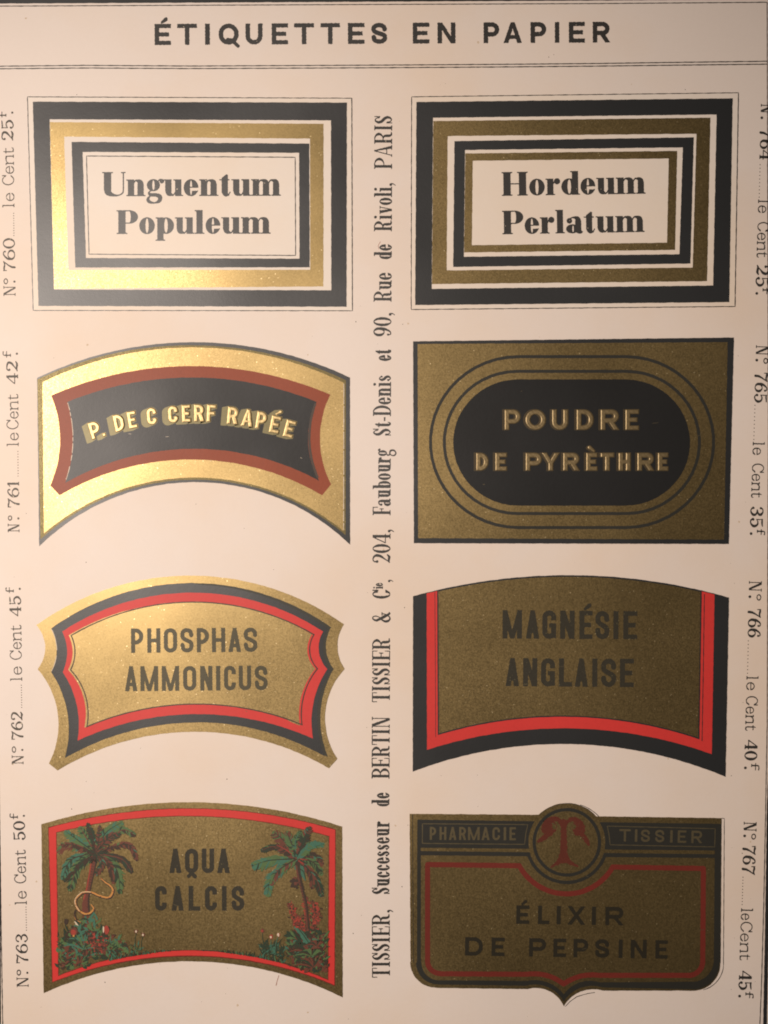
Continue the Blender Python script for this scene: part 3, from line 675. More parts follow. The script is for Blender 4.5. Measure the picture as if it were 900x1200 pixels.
# 760
pc = (222, 239)
lb = label_thing('', "framed label reading Unguentum Populeum, single wide gold band between black borders", *pc)
sheet("card", rect((32, 113.3), (412.5, 114.8), (413.2, 364.6), (38.8, 364.2)), M['paper'], lb, pc, Z(0), 1, thick=TH)
mb = MB(); ribbon(mb, pc, Z(1), [(32.3, 113.6), (412.2, 115.2), (412.9, 364.2), (39, 363.8)], 1.0, 21, True)
ribbon(mb, pc, Z(6), [(101.5, 183), (346, 184.5), (346.5, 299.5), (104.5, 298)], 1.1, 22, True); build(mb, "thin_rule", M['text'], lb)
sheet("outer_border", rect((38.5, 119.2), (406.6, 120.3), (406.2, 359.6), (45.2, 358.6)), M['black'], lb, pc, Z(1), 2)
sheet("paper_gap", rect((58.3, 140), (387.8, 141.2), (388.2, 340.2), (63.4, 339.4)), M['paper'], lb, pc, Z(2), 3)
sheet("gold_band", rect((58.6, 143.2), (379.2, 145.2), (379, 335.8), (63.8, 338.2)), M['gold'], lb, pc, Z(3), 4)
sheet("paper_gap", rect((75.3, 160.3), (363.3, 162.6), (363.6, 316.2), (80, 316.7)), M['paper'], lb, pc, Z(4), 5)
sheet("inner_border", rect((84, 166.4), (362.5, 168.4), (363, 313.4), (88.3, 313.6)), M['black'], lb, pc, Z(5), 6)
sheet("centre_panel", rect((97, 178.2), (350.5, 179.3), (351, 303.2), (101, 302.4)), M['paper'], lb, pc, Z(5) + LZ * .7, 7)
mb = MB()
roman_line(mb, pc, Z(6), (120.3, 230.0), (328.5, 229.4), "Unguentum", 28, 19.2, 7.0, .95, 2.0, gap=.10, grow=.22, wob=.22, h=.38)
roman_line(mb, pc, Z(6), (137, 274.2), (316.5, 273.8), "Populeum", 27.5, 19, 6.9, .95, 2.0, gap=.10, grow=.22, wob=.22, h=.38)
build(mb, "lettering", M['text'], lb)

# 764
pc = (672, 236)
lb = label_thing('', "framed label reading Hordeum Perlatum, two gold bands between black borders", *pc)
sheet("card", rect((482, 113.3), (865.6, 108.4), (861.6, 359.6), (481.4, 363.2)), M['paper'], lb, pc, Z(0), 8, thick=TH)
mb = MB(); ribbon(mb, pc, Z(1), [(482.3, 113.6), (865.2, 108.8), (861.2, 359.2), (481.8, 362.8)], 1.0, 24, True); build(mb, "thin_rule", M['text'], lb)
sheet("outer_border", rect((488, 119.6), (858.6, 115.3), (854.6, 354.2), (486.4, 357.6)), M['black'], lb, pc, Z(1), 9)
sheet("paper_gap", rect((507.5, 138.2), (839.6, 134.4), (835.5, 334.6), (506, 338.6)), M['paper'], lb, pc, Z(2), 10)
sheet("gold_band", rect((507.8, 142), (832.5, 138), (828.5, 329.6), (506.2, 333)), M['gold'], lb, pc, Z(3), 11)
sheet("paper_gap", rect((524.6, 159.6), (816, 157), (811.6, 313.6), (523.5, 317)), M['paper'], lb, pc, Z(4), 12)
sheet("inner_border", rect((532.5, 165.5), (813, 161), (809, 309), (531, 313)), M['black'], lb, pc, Z(5), 13)
sheet("paper_gap", rect((545, 176), (800, 173), (796, 298), (543.6, 301)), M['paper'], lb, pc, Z(6), 14)
sheet("inner_gold_band", rect((545.3, 180), (793.5, 177), (791, 293), (543.8, 296)), M['gold'], lb, pc, Z(7), 15)
sheet("centre_panel", rect((554, 188.6), (783.5, 186), (781.5, 284.5), (553, 287.5)), M['paper'], lb, pc, Z(8), 16)
mb = MB()
roman_line(mb, pc, Z(9), (588.2, 229.6), (755.8, 227.0), "Hordeum", 27.5, 19.0, 6.9, .95, 2.0, gap=.10, grow=.22, wob=.22, h=.38)
roman_line(mb, pc, Z(9), (588.8, 274.6), (754.6, 271.8), "Perlatum", 27.2, 18.8, 6.8, .95, 2.0, gap=.10, grow=.22, wob=.22, h=.38)
build(mb, "lettering", M['text'], lb)

# 761
pc = (227, 520)
lb = label_thing('', "arched gold label reading P. DE C CERF RAPÉE on black panel edged brick red", *pc)
sheet("card", path(arc3((43.5, 443), (222, 401), (410, 442.5)), (410.2, 638.2), arc3((410, 638), (222, 565), (46, 640))[1:]), M['black'], lb, pc, Z(0), 21, thick=TH)
sheet("olive_border", path(arc3((43.9, 444.6), (221, 404.6), (405.4, 445.6)), arc3((405, 627), (220, 562.2), (47.5, 632))), M['olive'], lb, pc, Z(1), 22)
sheet("gold_field", path(arc3((50, 448), (220, 407.2), (403, 448.6)), arc3((402.6, 622.4), (222, 559.6), (51.6, 625))), M['gold'], lb, pc, Z(2), 23)
sheet("red_frame", path(arc3((60, 463.5), (222, 429), (387, 462.5)), arc3((387, 462.5), (375, 514), (388, 567.5)), (377.5, 580.5), arc3((377.5, 580.5), (222, 538.5), (70, 580.5)), (59, 569), arc3((59, 569), (70.5, 515), (60, 463.5))), M['brick'], lb, pc, Z(3), 24)
sheet("black_panel", path(arc3((79, 471), (222, 442.4), (371, 471)), arc3((371, 471), (361, 517), (374, 563.5)), arc3((374, 563.5), (222, 526), (76.5, 566)), arc3((76.5, 566), (85.5, 515), (79, 471))), M['panel'], lb, pc, Z(4), 25)
mb = MB(); ribbon(mb, pc, Z(5), arc3((79.4, 472), (85.6, 517), (77.5, 562), 20), .8, 26, brk=.15); build(mb, "pale_edge", M['highlight'], lb)  # painted highlight down the panel's embossed left edge
mb = MB(); ribbon(mb, pc, Z(5), arc3((369.6, 473), (362.6, 517), (372.6, 560), 20), 2.6, 27); build(mb, "dark_edge", M['umber'], lb)  # dark strip along the panel's right edge
mb = MB(); ribbon(mb, pc, Z(3), [(403, 449.5), (402.7, 621)], .9, 28, brk=.05); build(mb, "pale_edge", M['highlight'], lb)  # thin white line along the right edge of the gold
LET = [('P', 111.3, 504, 17, 13), ('.', 122.3, 509.5, 15, 4.4), ('D', 139.5, 495.6, 12, 12.4), ('E', 155, 492, 10, 11), ('C', 178, 487.8, 5, 12), ('C', 203, 485.6, 3, 12), ('E', 218.4, 484.6, 2, 10.8), ('R', 233.4, 484, 0, 12.2), ('F', 248, 484.3, -2, 11.4),
       ('R', 273, 487, -5, 13), ('A', 290.4, 489.7, -8, 14.4), ('P', 306.6, 492.6, -9, 12.6), ('É', 322.8, 497.5, -12, 12), ('E', 339.6, 502.6, -15, 12)]
LH = 20.5
mb = MB()
for ch, cx, cy, an, w in LET:
    g = sans(ch, w, LH if ch != '.' else 4.4, 4.9 if ch != '.' else 4.4); a = math.radians(an); hh = (LH if ch != '.' else 4.4) / 2
    tf = mapper(pc, cx - (w/2 * math.cos(a) - hh * math.sin(a)), cy + (w/2 * math.sin(a) + hh * math.cos(a)), a, Z(5))
    x0, y0, x1, y1 = extent(g)
    march(lambda X, Y: np.minimum.reduce([field(X + q, Y + q * .30, g) for q in np.arange(0, 6.9, 1.3)]) - .5, (x0 - 8, y0 - 2.5, x1 + 2, y1 + 2), .5, tf, mb)
build(mb, "letter_shading", ink("letter_shading_ink", (.17, .145, .066), .46, metallic=.3, var=.15, grain=.25), lb)
M['relief'] = ink("raised_gold_ink", (.44, .33, .16), .44, metallic=.8, var=.12, grain=.3, bump=.3)
for ch, cx, cy, an, w in LET:
    g = sans(ch, w, LH if ch != '.' else 4.4, 4.9 if ch != '.' else 4.4); a = math.radians(an); hh = (LH if ch != '.' else 4.4) / 2
    tf = mapper(pc, cx - (w/2 * math.cos(a) - hh * math.sin(a)), cy + (w/2 * math.sin(a) + hh * math.cos(a)), a, Z(6))
    mb = MB(); raised_mesh(g, ch + str(cx), .42, .55, 1.4, tf, mb); build(mb, "letter", M['relief'], lb, smooth=True)

# 765
pc = (672, 516)
lb = label_thing('', "rectangular gold label with POUDRE DE PYRÈTHRE on a black oval inside two rings", *pc)
sheet("card", rect((484, 400), (860, 395.5), (854, 637.5), (485, 636.6)), M['black'], lb, pc, Z(0), 31, thick=TH)
sheet("gold_field", rect((489.4, 403.2), (852.6, 401), (848.4, 632.4), (490, 630.6)), M['gold'], lb, pc, Z(1), 32)
def stadium(x0, y0, x1, y1, n=26):
    r = (y1 - y0) / 2; rx = r * 1.03; cy = (y0 + y1) / 2
    return [(x1 - rx + rx * math.cos(a), cy + r * math.sin(a)) for a in np.linspace(-math.pi/2, math.pi/2, n)] + [(x0 + rx + rx * math.cos(a), cy + r * math.sin(a)) for a in np.linspace(math.pi/2, 3*math.pi/2, n)]
M['ringblack'] = ink("black_ring_ink", (.022, .021, .016), .5, spec=.4, var=.18, grain=.2)
for k, (a, b_, c, d, w) in enumerate([(502.6, 416.2, 838, 620, 3.6), (518.8, 433.4, 821.4, 603.6, 3.6)]):
    P = stadium(a, b_, c, d); sheet("black_ring", P, M['ringblack'], lb, pc, Z(2), 33 + k, .12, holes=[offset(P, w)])
sheet("black_oval", stadium(531, 444.6, 808.6, 592.6), M['panel'], lb, pc, Z(2), 36)
M['relief2'] = ink("raised_bronze_ink", (.25, .185, .092), .42, metallic=.65, var=.12, grain=.3, bump=.3)
L765 = [(480, 503.8, [('P', 591.4, 610), ('O', 615.7, 639.7), ('U', 647, 665.7), ('D', 675.8, 695.4), ('R', 704, 725), ('E', 733, 748.6)]),
        (530.7, 551.6, [('D', 558, 572.4), ('E', 580.4, 594), ('P', 616, 634.8), ('Y', 635, 656), ('R', 660, 678.7), ('È', 687, 700), ('T', 704, 719.7), ('H', 725, 739), ('R', 747, 766), ('E', 771, 783)])]
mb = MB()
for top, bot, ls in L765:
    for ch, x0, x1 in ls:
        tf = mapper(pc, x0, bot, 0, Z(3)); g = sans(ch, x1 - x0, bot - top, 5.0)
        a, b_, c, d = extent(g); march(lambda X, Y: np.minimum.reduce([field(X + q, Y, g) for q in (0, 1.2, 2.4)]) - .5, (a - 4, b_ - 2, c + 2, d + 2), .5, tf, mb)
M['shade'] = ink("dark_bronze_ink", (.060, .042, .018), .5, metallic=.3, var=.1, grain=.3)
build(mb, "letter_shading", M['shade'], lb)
for top, bot, ls in L765:
    for ch, x0, x1 in ls:
        tf = mapper(pc, x0, bot, 0, Z(4)); mb = MB(); raised_mesh(sans(ch, x1 - x0, bot - top, 5.5), ch + str(x0), .42, .62, 1.1, tf, mb)
        build(mb, "letter", M['relief2'], lb, smooth=True)

# 762
pc = (223, 788)
lb = label_thing('', "shield-shaped gold label with notched sides and a red line reading PHOSPHAS AMMONICUS", *pc)
sheet("card", path(arc3((42.5, 732.5), (222, 674.5), (403, 731.5)), arc3((403, 731.5), (395.5, 756), (404, 784)), arc3((404, 784), (381, 838), (395.4, 889)), (385.5, 900.3), arc3((385.5, 900.3), (222, 857.5), (67.5, 902.8)), (57.3, 894.5), arc3((57.3, 894.5), (68, 838), (44, 784)), arc3((44, 784), (53, 757), (42.5, 732.5))), M['gold'], lb, pc, Z(0), 41, thick=TH)
def notched(tl, pk, tr, rm1, rt, rm2, br, bm, bl, lm2, lt, lm1):
    return path(arc3(tl, pk, tr), arc3(tr, rm1, rt), arc3(rt, rm2, br), arc3(br, bm, bl), arc3(bl, lm2, lt), arc3(lt, lm1, tl))
DK = notched((60, 736.5), (222, 683.2), (388, 735), (382, 758), (391, 784), (375.5, 838), (384.4, 887), (222, 846.5), (76, 888), (79.5, 838), (60, 787.5), (66.5, 762))
sheet("dark_olive_band", DK, M['darkolive'], lb, pc, Z(1), 42)
sheet("black_band", [(x - 3.6, y + (1.6 if y < 800 else -.5)) if x > 232 else (x + .4, y + .2) for x, y in DK], M['black'], lb, pc, Z(2), 43)
mb = MB(); ribbon(mb, pc, Z(3), arc3((60.4, 737.2), (66.6, 762), (60.4, 786.5), 16), .8, 46, brk=.08); build(mb, "pale_edge", M['highlight'], lb)  # highlight of the embossed left edge, painted as a pale line
sheet("red_band", notched((73, 740), (222, 694.5), (378.6, 740), (373.5, 761), (383.6, 784), (366.5, 828), (366.8, 865.3), (222, 836.8), (91, 867.8), (90.5, 828), (73.5, 787.5), (78.8, 762)), M['red'], lb, pc, Z(5), 44)
INN = notched((82.6, 744.4), (222, 704.8), (369, 743.4), (363.6, 763), (373, 783.5), (356, 818), (354.8, 850.2), (222, 825.8), (101, 852.6), (99.5, 815), (82, 785), (87.3, 764))
sheet("gold_field", [(x - 2.0, y) if x < 150 else ((x - 3.4, y) if x > 340 else (x, y)) for x, y in INN], M['gold'], lb, pc, Z(6), 46, .12)
sheet("black_line", INN, M['umber'], lb, pc, Z(7), 45, .12, holes=[offset(INN, 1.4)])
mb = MB()
sans_line(mb, pc, Z(8), ((154, 764.9), (301.5, 763.6)), (28.3, 28), [('P', 154, 168), ('H', 173, 188), ('O', 192.4, 207.6), ('S', 211.8, 226.8), ('P', 231, 245), ('H', 248.7, 264), ('A', 268, 282.4), ('S', 286, 301.5)], 4.4, wob=.4)
sans_line(mb, pc, Z(8), ((147, 809.8), (313.5, 808.4)), (29, 28.2), [('A', 146.8, 161), ('M', 165, 185.4), ('M', 190, 210), ('O', 215, 230), ('N', 235, 248.9), ('I', 253.6, 258.2), ('C', 262.9, 276.3), ('U', 280.2, 294.3), ('S', 298.8, 313.6)], 4.4, wob=.4)
build(mb, "lettering", M['olivelight'], lb)

# 766
pc = (668, 790)
lb = label_thing('', "curved gold label reading MAGNÉSIE ANGLAISE, red and black border open at the top", *pc)
top = arc3((484, 698.6), (667, 674), (854.2, 700.2), 40)
def tops(xa, xb, dy): # the stretch of the label's top curve between two points, dy lower
    ya = float(np.interp(xa, [p[0] for p in top], [p[1] for p in top])); yb = float(np.interp(xb, [p[0] for p in top], [p[1] for p in top]))
    return [(xa, ya + dy)] + [(x, y + dy) for x, y in top if xa + 1 < x < xb - 1] + [(xb, yb + dy)]
sheet("card", path(top, arc3((850.2, 910.4), (663, 871.8), (483.6, 904.2))), M['black'], lb, pc, Z(0), 51, thick=TH)
sheet("red_border", path(tops(500, 837.2, 1.0), arc3((834, 883.6), (665, 853.4), (500.4, 878.6))), M['red'], lb, pc, Z(1), 52)
gl = path(tops(512.2, 822.4, .4), arc3((819.6, 866.4), (665, 840.0), (513.0, 861.4)))
sheet("black_line", gl, M['black'], lb, pc, Z(2), 53, .15)
sheet("gold_field", offset(gl, 1.5), M['gold'], lb, pc, Z(3), 54, .12)
mb = MB(); ribbon(mb, pc, Z(2), [(825.4, 696.3), (824.0, 790), (822.6, 868.5)], .9, 55); build(mb, "thin_rule", M['black'], lb); mb = MB(); ribbon(mb, pc, Z(2), [(509.6, 694), (510.2, 780), (510.6, 864)], .6, 56); build(mb, "thin_rule", M['black'], lb)
mb = MB()
sans_line(mb, pc, Z(4), ((589, 748.0), (746.4, 748.9)), (33, 32.4), [('M', 589, 611.4), ('A', 616.4, 631.6), ('G', 635.6, 651.4), ('N', 656.4, 673), ('É', 679, 694), ('S', 697.6, 713.8), ('I', 718.8, 724.4), ('E', 730.4, 746.4)], 5.5, wob=.4)
sans_line(mb, pc, Z(4), ((593, 803.8), (742.4, 805.0)), (32.6, 32.8), [('A', 592.6, 608), ('N', 613, 629.2), ('G', 634, 650), ('L', 655, 670), ('A', 673.6, 688.6), ('I', 694, 699.6), ('S', 704.4, 721.8), ('E', 726.4, 742.4)], 5.5, wob=.4)
build(mb, "lettering", M['olivetext'], lb)

# 763
pc = (225, 1054)
lb = label_thing('', "gold label with two painted palm trees, a snake and flowers around AQUA CALCIS", *pc)
sheet("card", path(arc3((48.5, 966), (218, 940), (401, 968.6)), arc3((401.6, 1168.8), (220, 1126.4), (51.2, 1163.8))), M['gold'], lb, pc, Z(0), 61, thick=TH)
RO = path(arc3((56.5, 969.4), (218, 947), (393.6, 971.8)), arc3((392.6, 1155.4), (220, 1120.8), (61, 1151.6)))
sheet("red_edge", RO, M['darkred'], lb, pc, Z(1), 62)
sheet("red_band", path(arc3((57.2, 970), (218, 947.6), (392.8, 972.4)), arc3((391.8, 1154), (220, 1119.6), (61.8, 1150.4))), M['red'], lb, pc, Z(2), 63)
FI = path(arc3((66.6, 975.8), (218, 956.6), (385.2, 980.2)), arc3((384, 1147.4), (220, 1113), (69, 1142.6)))
sheet("red_inner_edge", offset(FI, -.8), M['darkred'], lb, pc, Z(3), 64)
sheet("gold_field", FI, M['gold'], lb, pc, Z(4), 65)
mb = MB()
sans_line(mb, pc, Z(5), ((198.9, 1022.8), (269, 1022.8)), (28.3, 28.3), [('A', 198.7, 212.5), ('Q', 217, 232.2), ('U', 236.7, 250.9), ('A', 254.8, 269.2)], 5.1, wob=.4)
sans_line(mb, pc, Z(5), ((182, 1066.8), (286, 1066.8)), (28.5, 28.5), [('C', 182, 195.3), ('A', 201.3, 215.2), ('L', 221.3, 234.6), ('C', 240.5, 254.2), ('I', 260.3, 265.4), ('S', 271.6, 286.2)], 5.1, wob=.4)
build(mb, "lettering", M['olivetext'], lb)

# painted scenery: brush strokes laid one over another, each a hair above the last
PAL = [M['leaf'], M['teal'], M['leafdark'], M['brown'], M['umber'], M['orange'], M['white'], ink('crimson_ink', (.36, .045, .026), .5, var=.25, grain=.3)]
GR, TE, DG, BR, UM, OR, WH, RE = range(8)
zc = [0]
def nz(): zc[0] += 1; return Z(5) + (zc[0] % 900) * 2.2e-7
def dab(mb, pts, mi, n=5):
    """tapered brush stroke through (x, y, width)"""
    P = spl(pts, n)[1] if len(pts) > 2 else pts; z = nz(); L, R = [], []
    for i, (x, y, w) in enumerate(P):
        a = P[max(i-1, 0)]; b = P[min(i+1, len(P)-1)]; d = math.hypot(b[0]-a[0], b[1]-a[1]) or 1
        nx, ny = -(b[1]-a[1]) / d, (b[0]-a[0]) / d; w1 = w * rnd.uniform(.8, 1.2) / 2; w2 = w * rnd.uniform(.8, 1.2) / 2
        L.append(((x + nx * w1 - pc[0]) * S, (pc[1] - y - ny * w1) * S, z)); R.append(((x - nx * w2 - pc[0]) * S, (pc[1] - y + ny * w2) * S, z))
    n_ = len(P); mb.add(L + R, [(i + n_, i + 1 + n_, i + 1, i) for i in range(n_ - 1)], mi)
def blob(mb, x, y, rx, ry, mi, k=8):
    z = nz(); mb.add([((x + rx * rnd.uniform(.7, 1.2) * math.cos(2*math.pi*j/k) - pc[0]) * S, (pc[1] - y + ry * rnd.uniform(.7, 1.2) * math.sin(2*math.pi*j/k)) * S, z) for j in range(k)], [tuple(range(k))], mi)
def frond(parent, c, m, tip, w, main, edge, rib, droop=1.0, n=15):
    mb = MB(); w = w * 1.3
    B = spl([(c[0], c[1], 1.0), (m[0], m[1], 1.0), (tip[0], tip[1], .6)], 12)[1]
    dab(mb, [(c[0], c[1], w * .3), (m[0], m[1], w * .95), (tip[0], tip[1], w * .15)], main, 8)
    N = len(B)
    for i in range(2, N):
        x, y, _ = B[i]; a = B[max(i-1, 0)]; b = B[min(i+1, N-1)]; d = math.hypot(b[0]-a[0], b[1]-a[1]) or 1; tx, ty = (b[0]-a[0]) / d, (b[1]-a[1]) / d
        f = i / (N - 1); ln = w * (.95 * math.sin(math.pi * min(f * .85 + .12, 1)) + .25)
        for sd in (-1, 1):
            nx, ny = -ty * sd, tx * sd
            ex = x + (nx * .75 + tx * .8) * ln * rnd.uniform(.55, .9); ey = y + (ny * .75 + ty * .8) * ln * rnd.uniform(.55, .9) + droop * ln * .22
            ci = main if rnd.random() < .62 else (edge if rnd.random() < .7 else random.choice([GR, TE, DG]))
            if sd * tx > 0 and rnd.random() < .45: ci = edge
            dab(mb, [(x, y, 1.8), ((x + ex) / 2, (y + ey) / 2, 2.7), (ex, ey, .3)], ci, 2)
    dab(mb, [(c[0], c[1], 1.6), (m[0], m[1], 1.1), (tip[0], tip[1], .4)], rib, 6)
    return build(mb, "frond", PAL, parent)

# left palm
mb = MB()
dab(mb, [(111.5, 1001, 7), (108.5, 1018, 5.2), (104.5, 1035, 5.4), (101, 1052, 6.4), (100, 1066, 7.5), (103, 1090, 6)], BR)
dab(mb, [(114, 1004, 3.2), (111, 1020, 1.6), (106.5, 1040, 1.5), (104, 1055, 2.0), (105, 1070, 2)], UM)
dab(mb, [(108, 1006, 1.2), (105, 1022, 1.2), (102, 1040, 1.1), (98, 1054, 1.4)], RE)
for i in range(18): y = 1008 + i * 3.2; dab(mb, [(107.5 - i * .35, y, .6), (111 - i * .35, y + 1.2, .5)], UM, 1)
palm = build(mb, "palm_tree", PAL, lb); palm['label'] = "painted palm with a snake coiled round its trunk"
c = (112.5, 1000)
for m, tip, w, a, b_, r in [((84, 1007), (73.5, 1029), 6.5, TE, DG, UM), ((92, 1014), (82, 1042), 8, GR, DG, BR), ((97, 1010), (76, 1032), 4, DG, UM, UM), ((80, 990), (69, 998), 6, GR, BR, BR), ((91, 984), (77, 974), 6.5, TE, GR, DG), ((86, 990), (73, 990), 4, BR, UM, UM),
                            ((101, 981), (94, 969.5), 6, GR, DG, BR), ((108, 978), (103, 965), 5, DG, UM, UM), ((124, 976), (143, 963.5), 8, GR, TE, DG), ((141, 973), (158, 978), 5.5, GR, UM, BR), ((128, 981), (140, 976), 6, BR, DG, UM),
                            ((149, 989), (160.5, 1007), 5, BR, UM, UM), ((142, 1006), (154.5, 1021), 5.5, UM, DG, BR), ((136, 1017), (141, 1045), 7.5, GR, DG, UM), ((128, 1012), (133, 1034), 4.5, BR, UM, UM), ((116, 984), (117, 968), 4.5, BR, DG, UM), ((120, 1010), (113, 1024), 5, DG, BR, UM)]:
    frond(palm, c, m, tip, w, a, b_, r)
mb = MB()
for i in range(110): a = rnd.uniform(0, 6.28); r = rnd.uniform(0, 9); dab(mb, [(c[0] + r * .3 * math.cos(a), c[1] + r * .3 * math.sin(a), 1.6), (c[0] + (r + 5) * math.cos(a), c[1] + (r + 4) * math.sin(a), .5)], rnd.choice([UM, DG, DG, UM, BR]), 1)
build(mb, "crown_heart", PAL, palm)
mb = MB()
sn = [(118.7, 1029.5, 1.4), (124, 1034, 2.4), (130, 1038.5, 2.6), (132.6, 1044, 2.8), (128, 1051.5, 3), (118, 1050, 3), (107, 1045.6, 2.6), (97, 1046, 2.8), (89.4, 1053, 3), (89, 1060, 3), (94, 1068, 3), (103, 1071, 3.2), (110, 1065.5, 2.8), (107, 1060, 1.6)]
dab(mb, [(x + .4, y + .5, w + .6) for x, y, w in sn], UM); dab(mb, [(x - .3, y - .2, w * .68) for x, y, w in sn], OR); dab(mb, [(x - .7, y - .5, .6) for x, y, w in sn[6:11]], WH)
for i in range(3, len(sn) - 1): dab(mb, [(sn[i][0] - .6, sn[i][1] + .2, .9), (sn[i][0] + 1, sn[i][1] + .9, .5)], BR, 1)
s2 = [(89.5, 1066, 2), (87.6, 1071, 2.4), (89, 1077, 2.4), (95, 1080.5, 2.4), (101, 1083.5, 1.4)]
dab(mb, s2, UM); dab(mb, [(x - .4, y, .9) for x, y, w in s2[1:4]], OR); dab(mb, [(88, 1079, 1.4), (90, 1083, 2), (92.5, 1084.5, 1)], WH)
dab(mb, [(120, 1030, .5), (117.5, 1028.6, .3)], RE, 1)
build(mb, "snake", PAL, lb)['label'] = "golden snake looping out from the trunk"

def leafy(mb, x0, y0, x1, y1, n, cols, ln=(5, 9), wd=(1.2, 2.6), up=True):
    for i in range(n):
        x = rnd.uniform(x0, x1); y = rnd.uniform(y0, y1); a = rnd.uniform(-2.9, -.25) if up else rnd.uniform(0, 6.28); l = rnd.uniform(*ln); w = rnd.uniform(*wd); b = a + rnd.uniform(-.7, .7)
        dab(mb, [(x, y, w * .5), (x + l * .5 * math.cos(a), y + l * .5 * math.sin(a), w), (x + l * .5 * math.cos(a) + l * .5 * math.cos(b), y + l * .5 * math.sin(a) + l * .5 * math.sin(b), .3)], rnd.choice(cols), 3)
yb_ = lambda x: float(np.interp(x, [66, 110, 150, 190, 220, 260, 300, 340, 384], [1142, 1129, 1120.5, 1114.8, 1112.6, 1115, 1121, 1130, 1146]))
mb = MB()
leafy(mb, 76, 1092, 130, 1124, 130, [DG, DG, UM, GR], (7, 12), (3.5, 6)); leafy(mb, 68, 1110, 104, 1136, 60, [DG, GR, UM], (6, 10), (3, 5)); leafy(mb, 128, 1108, 150, 1119, 34, [DG, GR, UM], (5, 8), (2, 3.6))
leafy(mb, 74, 1095, 128, 1122, 70, [UM, DG, BR, DG], (6, 11), (2, 3.6)); leafy(mb, 90, 1078, 120, 1112, 60, [TE, TE, GR, DG, UM], (7, 12), (1.8, 3.4)); leafy(mb, 72, 1108, 128, 1126, 60, [TE, GR, DG, BR, BR], (5, 10), (1.4, 2.8))
leafy(mb, 70, 1098, 100, 1134, 60, [TE, BR, DG, GR, UM], (5, 10), (1.4, 2.6)); leafy(mb, 120, 1100, 140, 1122, 40, [TE, GR, DG, BR], (5, 9), (1.2, 2.4)); leafy(mb, 72, 1122, 100, 1133, 30, [BR, GR, DG, UM], (5, 9), (1.2, 2.4)); leafy(mb, 66, 1090, 80, 1110, 9, [GR, DG], (5, 9), (1, 2)); blob(mb, 78, 1080, 3, 4, UM)
for a in range(7): dab(mb, [(98, 1112, 1.2), (98 + 15 * math.cos(-.2 - a * .42), 1112 + 13 * math.sin(-.2 - a * .42), 2.4), (98 + 25 * math.cos(-.15 - a * .44), 1116 + 22 * math.sin(-.15 - a * .44), .4)], [TE, GR, DG][a % 3])
build(mb, "shrub", PAL, lb)['label'] = "green shrub at the foot of the snake palm"
def flower(parts, name="flower"):
    m_ = MB()
    for p in parts: blob(m_, *p)
    return build(m_, name, PAL, lb)
flower([(86.5, 1091, 5, 5.5, BR), (86.2, 1092.5, 2.8, 4, RE), (86.5, 1096.5, 1.4, 1.3, OR), (85, 1086, 2, 2, UM)])
flower([(124, 1089, 4.6, 6.6, UM), (124.8, 1090, 3.4, 5.6, RE), (121.5, 1089, .9, 4.4, WH)])
mb = MB()
for i in range(70): blob(mb, rnd.gauss(109, 3.4), rnd.gauss(1104, 6), rnd.uniform(.8, 1.8), rnd.uniform(.8, 1.8), rnd.choice([RE, BR, BR, RE, UM]), 6)
for i in range(70): blob(mb, rnd.gauss(120, 3.6), rnd.gauss(1107, 5), rnd.uniform(.8, 1.8), rnd.uniform(.8, 1.8), rnd.choice([RE, BR, BR, UM]), 6)
build(mb, "flower_cluster", PAL, lb)
# grass along the bottom curve
mb = MB()
for i in range(430):
    x = rnd.uniform(128, 202) if i % 2 else rnd.uniform(238, 332); dist = (x - 128) / 74 if x < 210 else (332 - x) / 94
    if rnd.random() < dist * .8: continue
    y = yb_(x) + .3; l = rnd.uniform(1.5, 6.5 * (1 - dist) + 2.0); a = rnd.uniform(-2.5, -.6)
    dab(mb, [(x, y, 1.3), (x + l * math.cos(a), y + l * math.sin(a), .4)], rnd.choice([DG, DG, TE, GR, UM]), 1)
for x in np.arange(128, 205, 1.6): dab(mb, [(x, yb_(x) - .3, .9), (x + 2, yb_(x + 2) - .3, .6)], UM, 1)
for x in np.arange(236, 340, 1.6): dab(mb, [(x, yb_(x) - .3, .9), (x + 2, yb_(x + 2) - .3, .6)], UM, 1)
leafy(mb, 128, 1104, 150, 1118, 38, [TE, GR, BR, DG], (4, 8), (1, 2)); leafy(mb, 150, 1108, 168, 1118, 20, [TE, DG, GR], (4, 8), (.8, 1.6))
leafy(mb, 306, 1108, 332, 1124, 80, [DG, DG, DG, TE], (7, 13), (1, 1.9))
build(mb, "painted_grass", PAL, lb)['kind'] = 'stuff'
for (x, y, cc, gx, gy) in [(160, 1091, BR, 159, 1112), (168, 1095, WH, 166, 1113), (307.5, 1090.5, RE, 311, 1114), (317.8, 1097.5, WH, 319, 1116), (326.6, 1095, WH, 322, 1116)]:
    m_ = MB(); dab(m_, [(gx, gy, .9), ((gx + x) / 2 - 1, (gy + y) / 2, .8), (x, y + 1, .6)], DG if cc != WH or x < 200 else TE)
    blob(m_, x, y, 2.4, 2.6, BR if cc != WH or x < 300 else RE); blob(m_, x - .4, y + .3, 1.5 if x > 320 or cc == RE else 1.2, 2.2 if x > 320 else 1.4, WH if cc != RE else RE); build(m_, "flower", PAL, lb)

